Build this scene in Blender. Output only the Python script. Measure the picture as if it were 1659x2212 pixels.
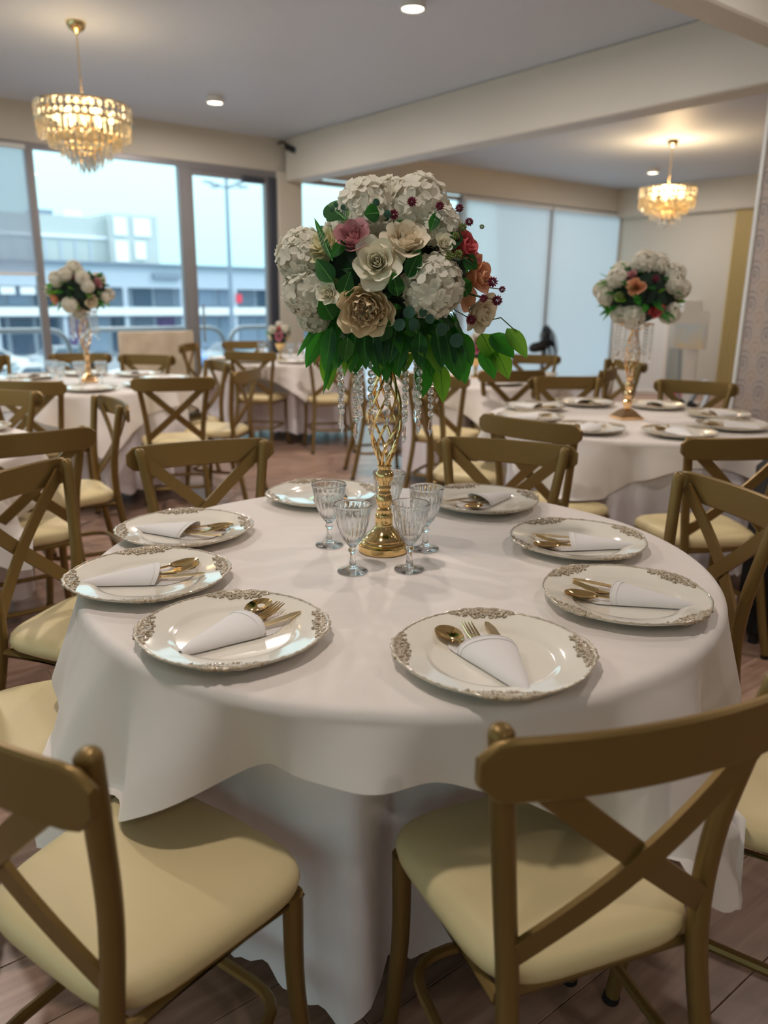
import bpy, math, random
from math import sin, cos, pi, radians, sqrt, atan2, exp, hypot
from mathutils import Vector, Matrix

random.seed(7)
S = bpy.context.scene
COL = S.collection
for o in list(bpy.data.objects):
    bpy.data.objects.remove(o)

# ------------------------------------------------------------------ camera
# world frame: camera above the origin looking towards +Y; the room is turned by ROT
cam_d = bpy.data.cameras.new('camera')
cam = bpy.data.objects.new('camera', cam_d)
COL.objects.link(cam)
CP, CR = 0.26912, 0.0121
c_, s_ = cos(CP), sin(CP)
right0, down0, fwd = Vector((1, 0, 0)), Vector((0, -s_, -c_)), Vector((0, c_, -s_))
right = right0 * cos(CR) - down0 * sin(CR)
down = right0 * sin(CR) + down0 * cos(CR)
m3 = Matrix((right, -down, -fwd)).transposed()
cam.matrix_world = Matrix.Translation((0, 0, 1.35)) @ m3.to_4x4()
cam_d.sensor_fit = 'VERTICAL'
cam_d.sensor_height = 36.0
cam_d.sensor_width = 27.0
cam_d.lens = 36.0 * 1682.5 / 2212.0
cam_d.clip_end = 500
cam_d.dof.use_dof = True
cam_d.dof.focus_distance = 1.62
cam_d.dof.aperture_fstop = 2.6
S.camera = cam

# ------------------------------------------------------------------ world, exposure
S.view_settings.view_transform = 'Standard'
S.view_settings.look = 'None'
S.view_settings.gamma = 1.0
S.view_settings.use_curve_mapping = False
S.view_settings.exposure = 0.0
SKY = 3.0          # overcast sky strength
SUN = 1.0
LAMP = 33.0        # watt of one ceiling downlight
world = bpy.data.worlds.new('sky')
S.world = world
world.use_nodes = True
wn, wl = world.node_tree.nodes, world.node_tree.links
wn.clear()
wo = wn.new('ShaderNodeOutputWorld')
bg = wn.new('ShaderNodeBackground')
tc = wn.new('ShaderNodeTexCoord')
sep = wn.new('ShaderNodeSeparateXYZ')
rmp = wn.new('ShaderNodeValToRGB')
rmp.color_ramp.elements[0].position = 0.0
rmp.color_ramp.elements[0].color = (0.27, 0.47, 0.50, 1)
rmp.color_ramp.elements[1].position = 0.9
rmp.color_ramp.elements[1].color = (0.98, 1.0, 1.06, 1)
e = rmp.color_ramp.elements.new(0.22)
e.color = (0.41, 0.61, 0.66, 1)
wl.new(tc.outputs['Generated'], sep.inputs[0])
wl.new(sep.outputs['Z'], rmp.inputs[0])
wl.new(rmp.outputs[0], bg.inputs[0])
bg.inputs[1].default_value = SKY
wl.new(bg.outputs[0], wo.inputs[0])

sun_d = bpy.data.lights.new('sun', 'SUN')
sun_d.energy = SUN
sun_d.angle = radians(12)
sun_d.color = (1.0, 0.97, 0.9)
sun = bpy.data.objects.new('sun', sun_d)
COL.objects.link(sun)
# sun stands behind the building we are in: it lights the street and the facades opposite
ROT = atan2(cos(0.91088), sin(0.91088))
_r = Vector((-0.6, 0.5, -0.62)).normalized()
_r = Matrix.Rotation(ROT, 3, 'Z') @ _r
sun.rotation_euler = _r.to_track_quat('-Z', 'Y').to_euler()
sun.location = (-5, -10, 20)


def RM(u, v):
    """room coordinates (u along the window wall, v towards it) to world"""
    return (u * cos(ROT) - v * sin(ROT), u * sin(ROT) + v * cos(ROT))


# ------------------------------------------------------------------ materials
def mat(name, col, rough=0.5, metal=0.0, trans=0.0, ior=1.45, spec=0.5, emit=None, estr=0.0, sheen=0.0, coat=0.0, alpha=1.0):
    m = bpy.data.materials.new(name)
    m.use_nodes = True
    p = m.node_tree.nodes['Principled BSDF']
    p.inputs['Base Color'].default_value = (*col, 1)
    p.inputs['Roughness'].default_value = rough
    p.inputs['Metallic'].default_value = metal
    p.inputs['Transmission Weight'].default_value = trans
    p.inputs['IOR'].default_value = ior
    p.inputs['Specular IOR Level'].default_value = spec
    p.inputs['Sheen Weight'].default_value = sheen
    p.inputs['Coat Weight'].default_value = coat
    p.inputs['Alpha'].default_value = alpha
    if emit:
        p.inputs['Emission Color'].default_value = (*emit, 1)
        p.inputs['Emission Strength'].default_value = estr
    return m


def nodes(m):
    return m.node_tree.nodes, m.node_tree.links, m.node_tree.nodes['Principled BSDF']


def noise_col(m, c1, c2, scale=6.0, detail=4, coord='Object', stretch=(1, 1, 1), lo=0.35, hi=0.65):
    n, l, p = nodes(m)
    t = n.new('ShaderNodeTexCoord')
    mp = n.new('ShaderNodeMapping')
    mp.inputs['Scale'].default_value = stretch
    nz = n.new('ShaderNodeTexNoise')
    nz.inputs['Scale'].default_value = scale
    nz.inputs['Detail'].default_value = detail
    r = n.new('ShaderNodeValToRGB')
    r.color_ramp.elements[0].position = lo
    r.color_ramp.elements[1].position = hi
    r.color_ramp.elements[0].color = (*c1, 1)
    r.color_ramp.elements[1].color = (*c2, 1)
    l.new(t.outputs[coord], mp.inputs[0])
    l.new(mp.outputs[0], nz.inputs['Vector'])
    l.new(nz.outputs['Fac'], r.inputs[0])
    l.new(r.outputs[0], p.inputs['Base Color'])
    return r


def bump(m, scale=40, strength=0.2, dist=0.002, stretch=(1, 1, 1), coord='Object', detail=3):
    n, l, p = nodes(m)
    t = n.new('ShaderNodeTexCoord')
    mp = n.new('ShaderNodeMapping')
    mp.inputs['Scale'].default_value = stretch
    nz = n.new('ShaderNodeTexNoise')
    nz.inputs['Scale'].default_value = scale
    nz.inputs['Detail'].default_value = detail
    b = n.new('ShaderNodeBump')
    b.inputs['Strength'].default_value = strength
    b.inputs['Distance'].default_value = dist
    l.new(t.outputs[coord], mp.inputs[0])
    l.new(mp.outputs[0], nz.inputs['Vector'])
    l.new(nz.outputs['Fac'], b.inputs['Height'])
    l.new(b.outputs[0], p.inputs['Normal'])


def translucent(m, fac, col):
    """mix a translucent share into a principled material (thin petals, leaves, blinds)"""
    n, l, p = nodes(m)
    out = n['Material Output']
    tr = n.new('ShaderNodeBsdfTranslucent')
    tr.inputs[0].default_value = (*col, 1)
    mx = n.new('ShaderNodeMixShader')
    mx.inputs[0].default_value = fac
    l.new(p.outputs[0], mx.inputs[1])
    l.new(tr.outputs[0], mx.inputs[2])
    l.new(mx.outputs[0], out.inputs[0])
    return mx


M = {}
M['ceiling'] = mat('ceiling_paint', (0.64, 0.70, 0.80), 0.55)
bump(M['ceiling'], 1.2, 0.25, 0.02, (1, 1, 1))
M['wall'] = mat('wall_paint', (0.62, 0.58, 0.50), 0.6)
bump(M['wall'], 30, 0.08, 0.002)
M['beam'] = mat('beam_paint', (0.68, 0.65, 0.58), 0.42)
M['column'] = mat('wallpaper', (0.5, 0.43, 0.38), 0.65)
M['white_trim'] = mat('white_trim', (0.8, 0.8, 0.78), 0.4)
M['gold_panel'] = mat('gold_slats', (0.52, 0.40, 0.17), 0.5, 0.2)
M['alu'] = mat('window_aluminium', (0.30, 0.29, 0.30), 0.45, 0.5)
M['alu_dark'] = mat('dark_aluminium', (0.07, 0.08, 0.11), 0.45, 0.4)
M['floor_wood'] = mat('floor_wood', (0.3, 0.17, 0.11), 0.32)
M['cloth_top'] = mat('overlay_cloth', (0.80, 0.735, 0.685), 0.55, sheen=0.15)
M['cloth_under'] = mat('under_cloth', (0.88, 0.85, 0.90), 0.6, sheen=0.15)
M['chair'] = mat('champagne_gold_paint', (0.225, 0.142, 0.044), 0.38, 0.5)
M['seat'] = mat('cream_vinyl', (0.72, 0.59, 0.32), 0.48)
M['rubber'] = mat('black_rubber', (0.01, 0.01, 0.01), 0.7)
M['plate'] = mat('ivory_plate', (0.86, 0.81, 0.70), 0.12, coat=0.6)
M['plate_under'] = mat('plate_base', (0.05, 0.05, 0.05), 0.5)
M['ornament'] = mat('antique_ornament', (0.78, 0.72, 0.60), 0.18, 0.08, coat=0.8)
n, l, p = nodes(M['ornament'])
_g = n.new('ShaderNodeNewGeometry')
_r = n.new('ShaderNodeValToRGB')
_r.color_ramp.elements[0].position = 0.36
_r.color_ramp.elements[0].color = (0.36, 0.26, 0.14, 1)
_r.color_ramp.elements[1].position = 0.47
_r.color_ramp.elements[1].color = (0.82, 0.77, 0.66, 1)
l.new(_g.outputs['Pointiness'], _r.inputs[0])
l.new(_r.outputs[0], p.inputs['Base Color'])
M['napkin'] = mat('napkin_cloth', (0.80, 0.765, 0.74), 0.7, sheen=0.2)
M['gold'] = mat('polished_gold', (0.82, 0.58, 0.26), 0.08, 1.0)
M['gold_pale'] = mat('pale_gold', (0.88, 0.68, 0.36), 0.12, 1.0)
M['gold_rose'] = mat('rose_gold', (0.88, 0.58, 0.30), 0.10, 1.0)
M['glass'] = mat('clear_glass', (0.97, 0.985, 0.99), 0.0, trans=1.0, ior=1.45)
M['crystal'] = mat('crystal', (1, 1, 1), 0.0, trans=1.0, ior=1.6)
M['amber'] = mat('amber_crystal', (1.0, 0.86, 0.58), 0.02, trans=0.9, ior=1.6)
for _k, _q in (('glass', .06), ('crystal', .08), ('amber', .2)):
    _n, _l, _p = nodes(M[_k])
    _t = _n.new('ShaderNodeBsdfTransparent')
    _x = _n.new('ShaderNodeMixShader')
    _x.inputs[0].default_value = _q
    _l.new(_p.outputs[0], _x.inputs[1])
    _l.new(_t.outputs[0], _x.inputs[2])
    _l.new(_x.outputs[0], _n['Material Output'].inputs[0])
M['wire'] = mat('thin_wire', (0.6, 0.58, 0.55), 0.3, 1.0)
M['bulb'] = mat('warm_bulb', (1, 0.8, 0.5), 0.5, emit=(1.0, 0.76, 0.45), estr=14)
M['led'] = mat('warm_diffuser', (1, 0.95, 0.85), 0.5, emit=(1.0, 0.88, 0.66), estr=9)
M['white_plastic'] = mat('white_plastic', (0.75, 0.75, 0.73), 0.4)
M['black_plastic'] = mat('black_plastic', (0.02, 0.02, 0.022), 0.4)
M['black_cloth'] = mat('black_cloth', (0.012, 0.012, 0.013), 0.85)
M['steel'] = mat('galvanised_steel', (0.36, 0.42, 0.45), 0.45, 0.6)
M['beige_fabric'] = mat('beige_fabric', (0.60, 0.50, 0.36), 0.8)
noise_col(M['beige_fabric'], (0.52, 0.43, 0.31), (0.68, 0.58, 0.44), 5)
M['asphalt'] = mat('asphalt', (0.22, 0.26, 0.29), 0.9)
noise_col(M['asphalt'], (0.19, 0.23, 0.26), (0.27, 0.31, 0.34), 0.4)
M['facade'] = mat('facade_paint', (0.46, 0.53, 0.62), 0.8)
M['fascia'] = mat('fascia_panel', (0.46, 0.54, 0.64), 0.7)
M['facade_dark'] = mat('facade_dark_grey', (0.22, 0.28, 0.36), 0.8)  # plain darker grey, shared by roof edge, roof unit and street lamp
M['shopglass'] = mat('shop_glass', (0.08, 0.13, 0.2), 0.15)
M['shopglass2'] = mat('shop_shutter', (0.33, 0.42, 0.55), 0.4)
M['pale_bldg'] = mat('pale_cladding', (0.44, 0.50, 0.50), 0.7)
M['white_bldg'] = mat('white_cladding', (0.80, 0.84, 0.86), 0.6)
M['red_sign'] = mat('red_sign', (0.75, 0.06, 0.10), 0.5)
M['purple_sign'] = mat('purple_front', (0.18, 0.12, 0.28), 0.6)
M['blue_sign'] = mat('blue_sign', (0.1, 0.2, 0.6), 0.5)
M['car_white'] = mat('white_car_paint', (0.85, 0.87, 0.88), 0.2, coat=0.6)
M['car_blue'] = mat('blue_car_paint', (0.12, 0.25, 0.5), 0.2, coat=0.6)
M['car_silver'] = mat('silver_car_paint', (0.55, 0.6, 0.63), 0.25, 0.4, coat=0.6)
M['car_glass'] = mat('car_glass', (0.05, 0.09, 0.13), 0.08)
M['pink'] = mat('pink_fabric', (0.75, 0.18, 0.24), 0.7)
M['mirror'] = mat('mirror', (0.85, 0.88, 0.9), 0.03, 1.0)
M['poster'] = mat('poster_print', (0.75, 0.78, 0.78), 0.5)
noise_col(M['poster'], (0.80, 0.72, 0.50), (0.68, 0.78, 0.84), 2.2, 2, lo=0.42, hi=0.55)
M['wood_dark'] = mat('plywood', (0.3, 0.2, 0.12), 0.6)
M['silver_cloth'] = mat('silver_cloth', (0.5, 0.52, 0.55), 0.4, 0.3)

# flowers
M['hyd'] = mat('white_hydrangea', (0.80, 0.76, 0.66), 0.65)
translucent(M['hyd'], 0.35, (0.85, 0.82, 0.70))
M['peony'] = mat('cream_peony', (0.90, 0.76, 0.54), 0.6)
translucent(M['peony'], 0.25, (0.85, 0.66, 0.40))
M['rose_w'] = mat('white_rose', (0.88, 0.84, 0.70), 0.55)
translucent(M['rose_w'], 0.25, (0.85, 0.80, 0.58))
M['rose_c'] = mat('cream_rose', (0.86, 0.77, 0.61), 0.55)
translucent(M['rose_c'], 0.25, (0.85, 0.72, 0.5))
M['rose_y'] = mat('pale_yellow_rose', (0.80, 0.73, 0.48), 0.55)
translucent(M['rose_y'], 0.3, (0.85, 0.78, 0.5))
M['rose_p'] = mat('mauve_rose', (0.54, 0.27, 0.28), 0.55)
translucent(M['rose_p'], 0.2, (0.62, 0.25, 0.26))
M['rose_r'] = mat('coral_rose', (0.62, 0.12, 0.14), 0.55)
translucent(M['rose_r'], 0.25, (0.7, 0.12, 0.12))
M['rose_o'] = mat('peach_rose', (0.78, 0.40, 0.24), 0.55)
translucent(M['rose_o'], 0.25, (0.85, 0.42, 0.22))
M['rose_s'] = M['rose_w']
M['pink_rose'] = mat('pink_rose', (0.72, 0.28, 0.38), 0.55)
translucent(M['pink_rose'], 0.25, (0.8, 0.3, 0.4))
M['leaf'] = mat('dark_leaf', (0.012, 0.055, 0.022), 0.42)
translucent(M['leaf'], 0.55, (0.07, 0.42, 0.03))
M['leaf_light'] = mat('light_leaf', (0.05, 0.14, 0.02), 0.42)
translucent(M['leaf_light'], 0.55, (0.26, 0.62, 0.04))
M['eucalyptus'] = mat('eucalyptus_leaf', (0.035, 0.10, 0.07), 0.6)
translucent(M['eucalyptus'], 0.2, (0.06, 0.2, 0.08))
M['rib'] = mat('leaf_rib', (0.10, 0.30, 0.06), 0.5)
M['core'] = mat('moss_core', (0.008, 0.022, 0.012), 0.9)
M['berry'] = mat('burgundy_bloom', (0.16, 0.012, 0.035), 0.6)
M['bud'] = mat('green_bud', (0.20, 0.26, 0.07), 0.6)
M['stem'] = mat('green_stem', (0.06, 0.12, 0.03), 0.6)
for k in ('leaf', 'leaf_light'):
    # veins as fine relief
    n, l, p = nodes(M[k])
    t = n.new('ShaderNodeTexCoord')
    mp = n.new('ShaderNodeMapping')
    mp.inputs['Rotation'].default_value = (0, 0, 0.9)
    wv = n.new('ShaderNodeTexWave')
    wv.inputs['Scale'].default_value = 5.0
    b = n.new('ShaderNodeBump')
    b.inputs['Strength'].default_value = 0.12
    b.inputs['Distance'].default_value = 0.05
    l.new(t.outputs['Object'], mp.inputs[0])
    l.new(mp.outputs[0], wv.inputs['Vector'])
    l.new(wv.outputs['Fac'], b.inputs['Height'])
    l.new(b.outputs[0], p.inputs['Normal'])

# brushed variation on the chairs, fine grain on the seats, soft wrinkles in the cloth
bump(M['seat'], 260, 0.12, 0.0015)
bump(M['chair'], 220, 0.05, 0.001, (1, 1, 0.1))
bump(M['cloth_top'], 5.0, 0.6, 0.028, (0.8, 1.4, .6), detail=2)
bump(M['cloth_under'], 6, 0.3, 0.012, (1.6, 1.6, 0.35), detail=2)
bump(M['napkin'], 60, 0.15, 0.003)

# window glass: clear with a faint reflection
M['pane'] = bpy.data.materials.new('window_glass')
M['pane'].use_nodes = True
_n, _l = M['pane'].node_tree.nodes, M['pane'].node_tree.links
_n.clear()
_o = _n.new('ShaderNodeOutputMaterial')
_t = _n.new('ShaderNodeBsdfTransparent')
_t.inputs[0].default_value = (0.96, 0.98, 0.98, 1)
_g = _n.new('ShaderNodeBsdfGlossy')
_g.inputs['Roughness'].default_value = 0.02
_f = _n.new('ShaderNodeFresnel')
_f.inputs[0].default_value = 1.4
_x = _n.new('ShaderNodeMixShader')
_l.new(_f.outputs[0], _x.inputs[0])
_l.new(_t.outputs[0], _x.inputs[1])
_l.new(_g.outputs[0], _x.inputs[2])
_l.new(_x.outputs[0], _o.inputs[0])


def blind_material(name, tcol, trans_fac, see):
    m = bpy.data.materials.new(name)
    m.use_nodes = True
    n, l = m.node_tree.nodes, m.node_tree.links
    n.clear()
    o = n.new('ShaderNodeOutputMaterial')
    d = n.new('ShaderNodeBsdfDiffuse')
    d.inputs[0].default_value = (*tcol, 1)
    t = n.new('ShaderNodeBsdfTranslucent')
    t.inputs[0].default_value = (*tcol, 1)
    s = n.new('ShaderNodeBsdfTransparent')
    a = n.new('ShaderNodeMixShader')
    a.inputs[0].default_value = trans_fac
    b = n.new('ShaderNodeMixShader')
    b.inputs[0].default_value = see
    l.new(d.outputs[0], a.inputs[1])
    l.new(t.outputs[0], a.inputs[2])
    l.new(a.outputs[0], b.inputs[1])
    l.new(s.outputs[0], b.inputs[2])
    l.new(b.outputs[0], o.inputs[0])
    return m


M['blind'] = blind_material('white_roller_blind', (0.95, 0.97, 1.0), 0.80, 0.10)
M['sheer'] = blind_material('added_curtain_sheer', (0.98, 0.84, 0.68), 0.85, 0.30)  # ivory fabric of the added, unseen curtain
M['blind_grey'] = blind_material('sheer_grey_blind', (0.46, 0.52, 0.63), 0.6, 0.25)

# floor boards: grain along the board, tint per board
n, l, p = nodes(M['floor_wood'])
t = n.new('ShaderNodeTexCoord')
mp = n.new('ShaderNodeMapping')
mp.inputs['Scale'].default_value = (1.2, 14, 1)
oi = n.new('ShaderNodeObjectInfo')
nz = n.new('ShaderNodeTexNoise')
nz.noise_dimensions = '4D'
nz.inputs['Scale'].default_value = 2.2
nz.inputs['Detail'].default_value = 6
nz.inputs['Distortion'].default_value = 0.6
r = n.new('ShaderNodeValToRGB')
r.color_ramp.elements[0].position = 0.3
r.color_ramp.elements[1].position = 0.72
r.color_ramp.elements[0].color = (0.27, 0.155, 0.11, 1)
r.color_ramp.elements[1].color = (0.50, 0.335, 0.25, 1)
hs = n.new('ShaderNodeHueSaturation')
mr = n.new('ShaderNodeMapRange')
mr.inputs['To Min'].default_value = 0.86
mr.inputs['To Max'].default_value = 1.14
ml = n.new('ShaderNodeMath')
ml.operation = 'MULTIPLY'
ml.inputs[1].default_value = 37.0
l.new(t.outputs['Object'], mp.inputs[0])
l.new(mp.outputs[0], nz.inputs['Vector'])
l.new(oi.outputs['Random'], ml.inputs[0])
l.new(ml.outputs[0], nz.inputs['W'])
l.new(nz.outputs['Fac'], r.inputs[0])
l.new(oi.outputs['Random'], mr.inputs['Value'])
l.new(mr.outputs[0], hs.inputs['Value'])
l.new(r.outputs[0], hs.inputs['Color'])
l.new(hs.outputs[0], p.inputs['Base Color'])

# damask wallpaper: an offset lattice of scrolled motifs (print)
n, l, p = nodes(M['column'])
t = n.new('ShaderNodeTexCoord')


def mth(op, a, b=None):
    x = n.new('ShaderNodeMath')
    x.operation = op
    for i, q in enumerate((a, b)):
        if q is None:
            continue
        if isinstance(q, (int, float)):
            x.inputs[i].default_value = q
        else:
            l.new(q, x.inputs[i])
    return x.outputs[0]


sp = n.new('ShaderNodeSeparateXYZ')
l.new(t.outputs['Object'], sp.inputs[0])
hx = mth('ADD', sp.outputs[0], sp.outputs[1])


def damask(ox, oz):
    fx = mth('ABSOLUTE', mth('SUBTRACT', mth('FRACT', mth('ADD', mth('MULTIPLY', hx, 1 / .125), ox)), .5))
    fz = mth('SUBTRACT', mth('FRACT', mth('ADD', mth('MULTIPLY', sp.outputs[2], 1 / .18), oz)), .5)
    d = mth('SQRT', mth('ADD', mth('MULTIPLY', mth('MULTIPLY', fx, fx), 1.5), mth('MULTIPLY', fz, fz)))
    an = mth('ARCTAN2', fz, mth('ADD', fx, .03))
    s1 = mth('SINE', mth('ADD', mth('MULTIPLY', d, 30.0), mth('MULTIPLY', an, 3.0)))
    msk = mth('SUBTRACT', 1.0, mth('MULTIPLY', d, 1.75))
    return mth('MULTIPLY', mth('MAXIMUM', s1, 0.0), mth('MAXIMUM', msk, 0.0)), mth('MAXIMUM', msk, 0.0)


dA, mA = damask(0.0, 0.0)
dB, mB = damask(0.5, 0.5)
w3 = mth('MULTIPLY', dA, 1.3)
blob = mth('MAXIMUM', mB, 0.0)
w4 = mth('MULTIPLY', dB, .8)
w3 = mth('MAXIMUM', w3, w4)
r = n.new('ShaderNodeValToRGB')
r.color_ramp.elements[0].position = 0.0
r.color_ramp.elements[0].color = (0.46, 0.385, 0.345, 1)
r.color_ramp.elements[1].position = 0.55
r.color_ramp.elements[1].color = (0.26, 0.235, 0.23, 1)
e = r.color_ramp.elements.new(0.25)
e.color = (0.44, 0.365, 0.325, 1)
l.new(w3, r.inputs[0])
mixc = n.new('ShaderNodeMixRGB')
mixc.inputs[2].default_value = (0.52, 0.39, 0.29, 1)
l.new(mth('MULTIPLY', mth('POWER', blob, 2.0), 0.7), mixc.inputs[0])
l.new(r.outputs[0], mixc.inputs[1])
l.new(mixc.outputs[0], p.inputs['Base Color'])


# ------------------------------------------------------------------ mesh helpers
class MB:
    def __init__(s):
        s.v, s.f = [], []

    def add(s, vs, fs):
        o = len(s.v)
        s.v.extend([tuple(q) for q in vs])
        s.f.extend([tuple(i + o for i in q) for q in fs])
        return s

    def box(s, x0, x1, y0, y1, z0, z1, b=0.0):
        if b <= 0:
            vs = [(x, y, z) for z in (z0, z1) for (x, y) in ((x0, y0), (x1, y0), (x1, y1), (x0, y1))]
            fs = [(3, 2, 1, 0), (4, 5, 6, 7), (0, 1, 5, 4), (1, 2, 6, 5), (2, 3, 7, 6), (3, 0, 4, 7)]
            return s.add(vs, fs)
        ring = lambda z, k: [(x0 + k, y0 + b, z), (x0 + b, y0 + k, z), (x1 - b, y0 + k, z), (x1 - k, y0 + b, z),
                             (x1 - k, y1 - b, z), (x1 - b, y1 - k, z), (x0 + b, y1 - k, z), (x0 + k, y1 - b, z)]
        rs = [ring(z0, b), ring(z0 + b, 0), ring(z1 - b, 0), ring(z1, b)]
        vs = [q for rr in rs for q in rr]
        fs = [tuple(range(7, -1, -1)), tuple(range(24, 32))]
        for k in range(3):
            for i in range(8):
                j = (i + 1) % 8
                fs.append((k * 8 + i, k * 8 + j, k * 8 + 8 + j, k * 8 + 8 + i))
        return s.add(vs, fs)

    def tube(s, pts, r, n=8, closed=False, flat=None):
        pts = [Vector(q) for q in pts]
        m = len(pts)
        rs = r if isinstance(r, (list, tuple)) else [r] * m
        vs, fs = [], []
        up = Vector((0, 0, 1))
        prev = None
        for i, q in enumerate(pts):
            if closed:
                d = pts[(i + 1) % m] - pts[i - 1]
            else:
                d = pts[min(i + 1, m - 1)] - pts[max(i - 1, 0)]
            d.normalize()
            if prev is None:
                a = d.cross(up)
                if a.length < 0.05:
                    a = d.cross(Vector((0, 1, 0)))
                a.normalize()
            else:
                a = prev - d * prev.dot(d)
                if a.length < 1e-4:
                    a = d.cross(up)
                a.normalize()
            prev = a
            b = d.cross(a)
            for k in range(n):
                t_ = 2 * pi * k / n
                vs.append(q + a * (rs[i] * cos(t_)) + b * (rs[i] * sin(t_)))
        seg = m if closed else m - 1
        for i in range(seg):
            j = (i + 1) % m
            for k in range(n):
                k2 = (k + 1) % n
                fs.append((i * n + k, j * n + k, j * n + k2, i * n + k2))
        if not closed:
            fs.append(tuple(range(n)))
            fs.append(tuple((m - 1) * n + k for k in range(n - 1, -1, -1)))
        return s.add(vs, fs)

    def lathe(s, prof, n=24, cx=0, cy=0, mod=None, cap0=True, cap1=True):
        vs, fs = [], []
        for (r_, z) in prof:
            for k in range(n):
                t_ = 2 * pi * k / n
                q = r_ if mod is None else mod(r_, z, t_)
                vs.append((cx + q * cos(t_), cy + q * sin(t_), z))
        m = len(prof)
        for i in range(m - 1):
            for k in range(n):
                k2 = (k + 1) % n
                fs.append((i * n + k, i * n + k2, (i + 1) * n + k2, (i + 1) * n + k))
        if cap0:
            fs.append(tuple(range(n - 1, -1, -1)))
        if cap1:
            fs.append(tuple((m - 1) * n + k for k in range(n)))
        return s.add(vs, fs)

    def grid(s, fn, nu, nv, closeu=False):
        vs = [fn(i / (nu if closeu else nu - 1), j / (nv - 1)) for j in range(nv) for i in range(nu)]
        fs = []
        for j in range(nv - 1):
            for i in range(nu if closeu else nu - 1):
                i2 = (i + 1) % nu
                fs.append((j * nu + i, j * nu + i2, (j + 1) * nu + i2, (j + 1) * nu + i))
        return s.add(vs, fs)

    def mesh(s, name, m=None, smooth=True):
        me = bpy.data.meshes.new(name)
        me.from_pydata(s.v, [], s.f)
        if m is not None:
            me.materials.append(m if not isinstance(m, str) else M[m])
        if smooth:
            me.polygons.foreach_set('use_smooth', [True] * len(me.polygons))
        me.update()
        return me

    def obj(s, name, m, parent=None, smooth=True, angle=None):
        me = s.mesh(name, m, smooth)
        if smooth and angle is None:
            angle = 40
        if smooth and angle:
            try:
                me.set_sharp_from_angle(angle=radians(angle))
            except Exception:
                pass
        return link(name, me, parent)


def link(name, me, parent=None):
    o = bpy.data.objects.new(name, me)
    COL.objects.link(o)
    if parent is not None:
        o.parent = parent
    return o


def tag(o, label=None, cat=None, group=None, kind=None):
    if label:
        o['label'] = label
    if cat:
        o['category'] = cat
    if group:
        o['group'] = group
    if kind:
        o['kind'] = kind
    return o


def thing(name, label, cat, loc=(0, 0, 0), rz=0.0, group=None):
    o = bpy.data.objects.new(name, None)
    o.empty_display_size = 0.05
    COL.objects.link(o)
    o.location = loc
    o.rotation_euler = (0, 0, rz)
    return tag(o, label, cat, group)


CHILD = {}


def copy_tree(root, loc, rz, label, group=None):
    def rec(o, parent):
        c = o.copy()
        COL.objects.link(c)
        if parent is not None:
            c.parent = parent
        for ch in kids.get(o.name, []):
            rec(ch, c)
        return c
    kids = {}
    stack = [root]
    while stack:
        o = stack.pop()
        kids[o.name] = CHILD.get(o.name) or list(o.children)
        CHILD[o.name] = kids[o.name]
        stack.extend(kids[o.name])
    c = rec(root, None)
    c.location = loc
    c.rotation_euler = (0, 0, rz)
    c['label'] = label
    if group:
        c['group'] = group
    return c


def struct(name, mb, m, parent=None, smooth=False):
    o = mb.obj(name, m, parent, smooth)
    if parent is None:
        o.rotation_euler = (0, 0, ROT)
        o['kind'] = 'structure'
    return o

# ================================================================== THE ROOM (room coordinates u, v)
U0, U1, V0, V1, ZC, ZB = -4.0, 11.1, -4.0, 8.2, 3.03, 2.586
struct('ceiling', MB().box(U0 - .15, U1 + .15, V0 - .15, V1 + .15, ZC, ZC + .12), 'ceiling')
wr = struct('wall_right', MB().box(U1, U1 + .15, V0 - .15, V1 + .15, -0.05, ZC), 'wall')
struct('wall_left', MB().box(U0 - .15, U0, V0 - .15, V1 + .15, 2.69, ZC).box(U0 - .15, U0, V0 - .15, V0 + .4, -.05, 2.69), 'wall')
struct('wall_front', MB().box(U0, U1, V0 - .15, V0, -0.05, ZC), 'wall')
wb = struct('wall_back', MB().box(U0, U1, V1, V1 + .15, 2.69, ZC), 'wall')
struct('pillar', MB().box(4.77, 5.08, V1 - .06, V1 + .15, 0, 2.69, 0.006), 'wall', wb)
struct('bulkhead', MB().box(U1 - .12, U1 - .001, V0, V1 - .001, 2.60, ZC - .001), 'wall', wr)
struct('trim_1', MB().box(4.86, 5.09, V0 + .01, V1 - .065, ZB, ZC - .001, 0.01), 'beam')
struct('trim_2', MB().box(U0 + .01, 4.858, 2.155, 2.33, ZB, ZC - .001, 0.01), 'beam')
struct('trim_3', MB().box(5.092, U1 - .13, 2.155, 2.33, ZB, ZC - .001, 0.01), 'beam')
colm = struct('wall_column', MB().box(4.862, 5.42, 2.02, 2.612, 0, ZB - .001), 'column')
struct('corner_trim', MB().box(4.848, 4.868, 2.602, 2.626, 0, ZB - .002, 0.003), 'white_trim', colm)
struct('corner_trim', MB().box(4.848, 4.868, 2.006, 2.03, 0, ZB - .002, 0.003), 'white_trim', colm)

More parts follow.
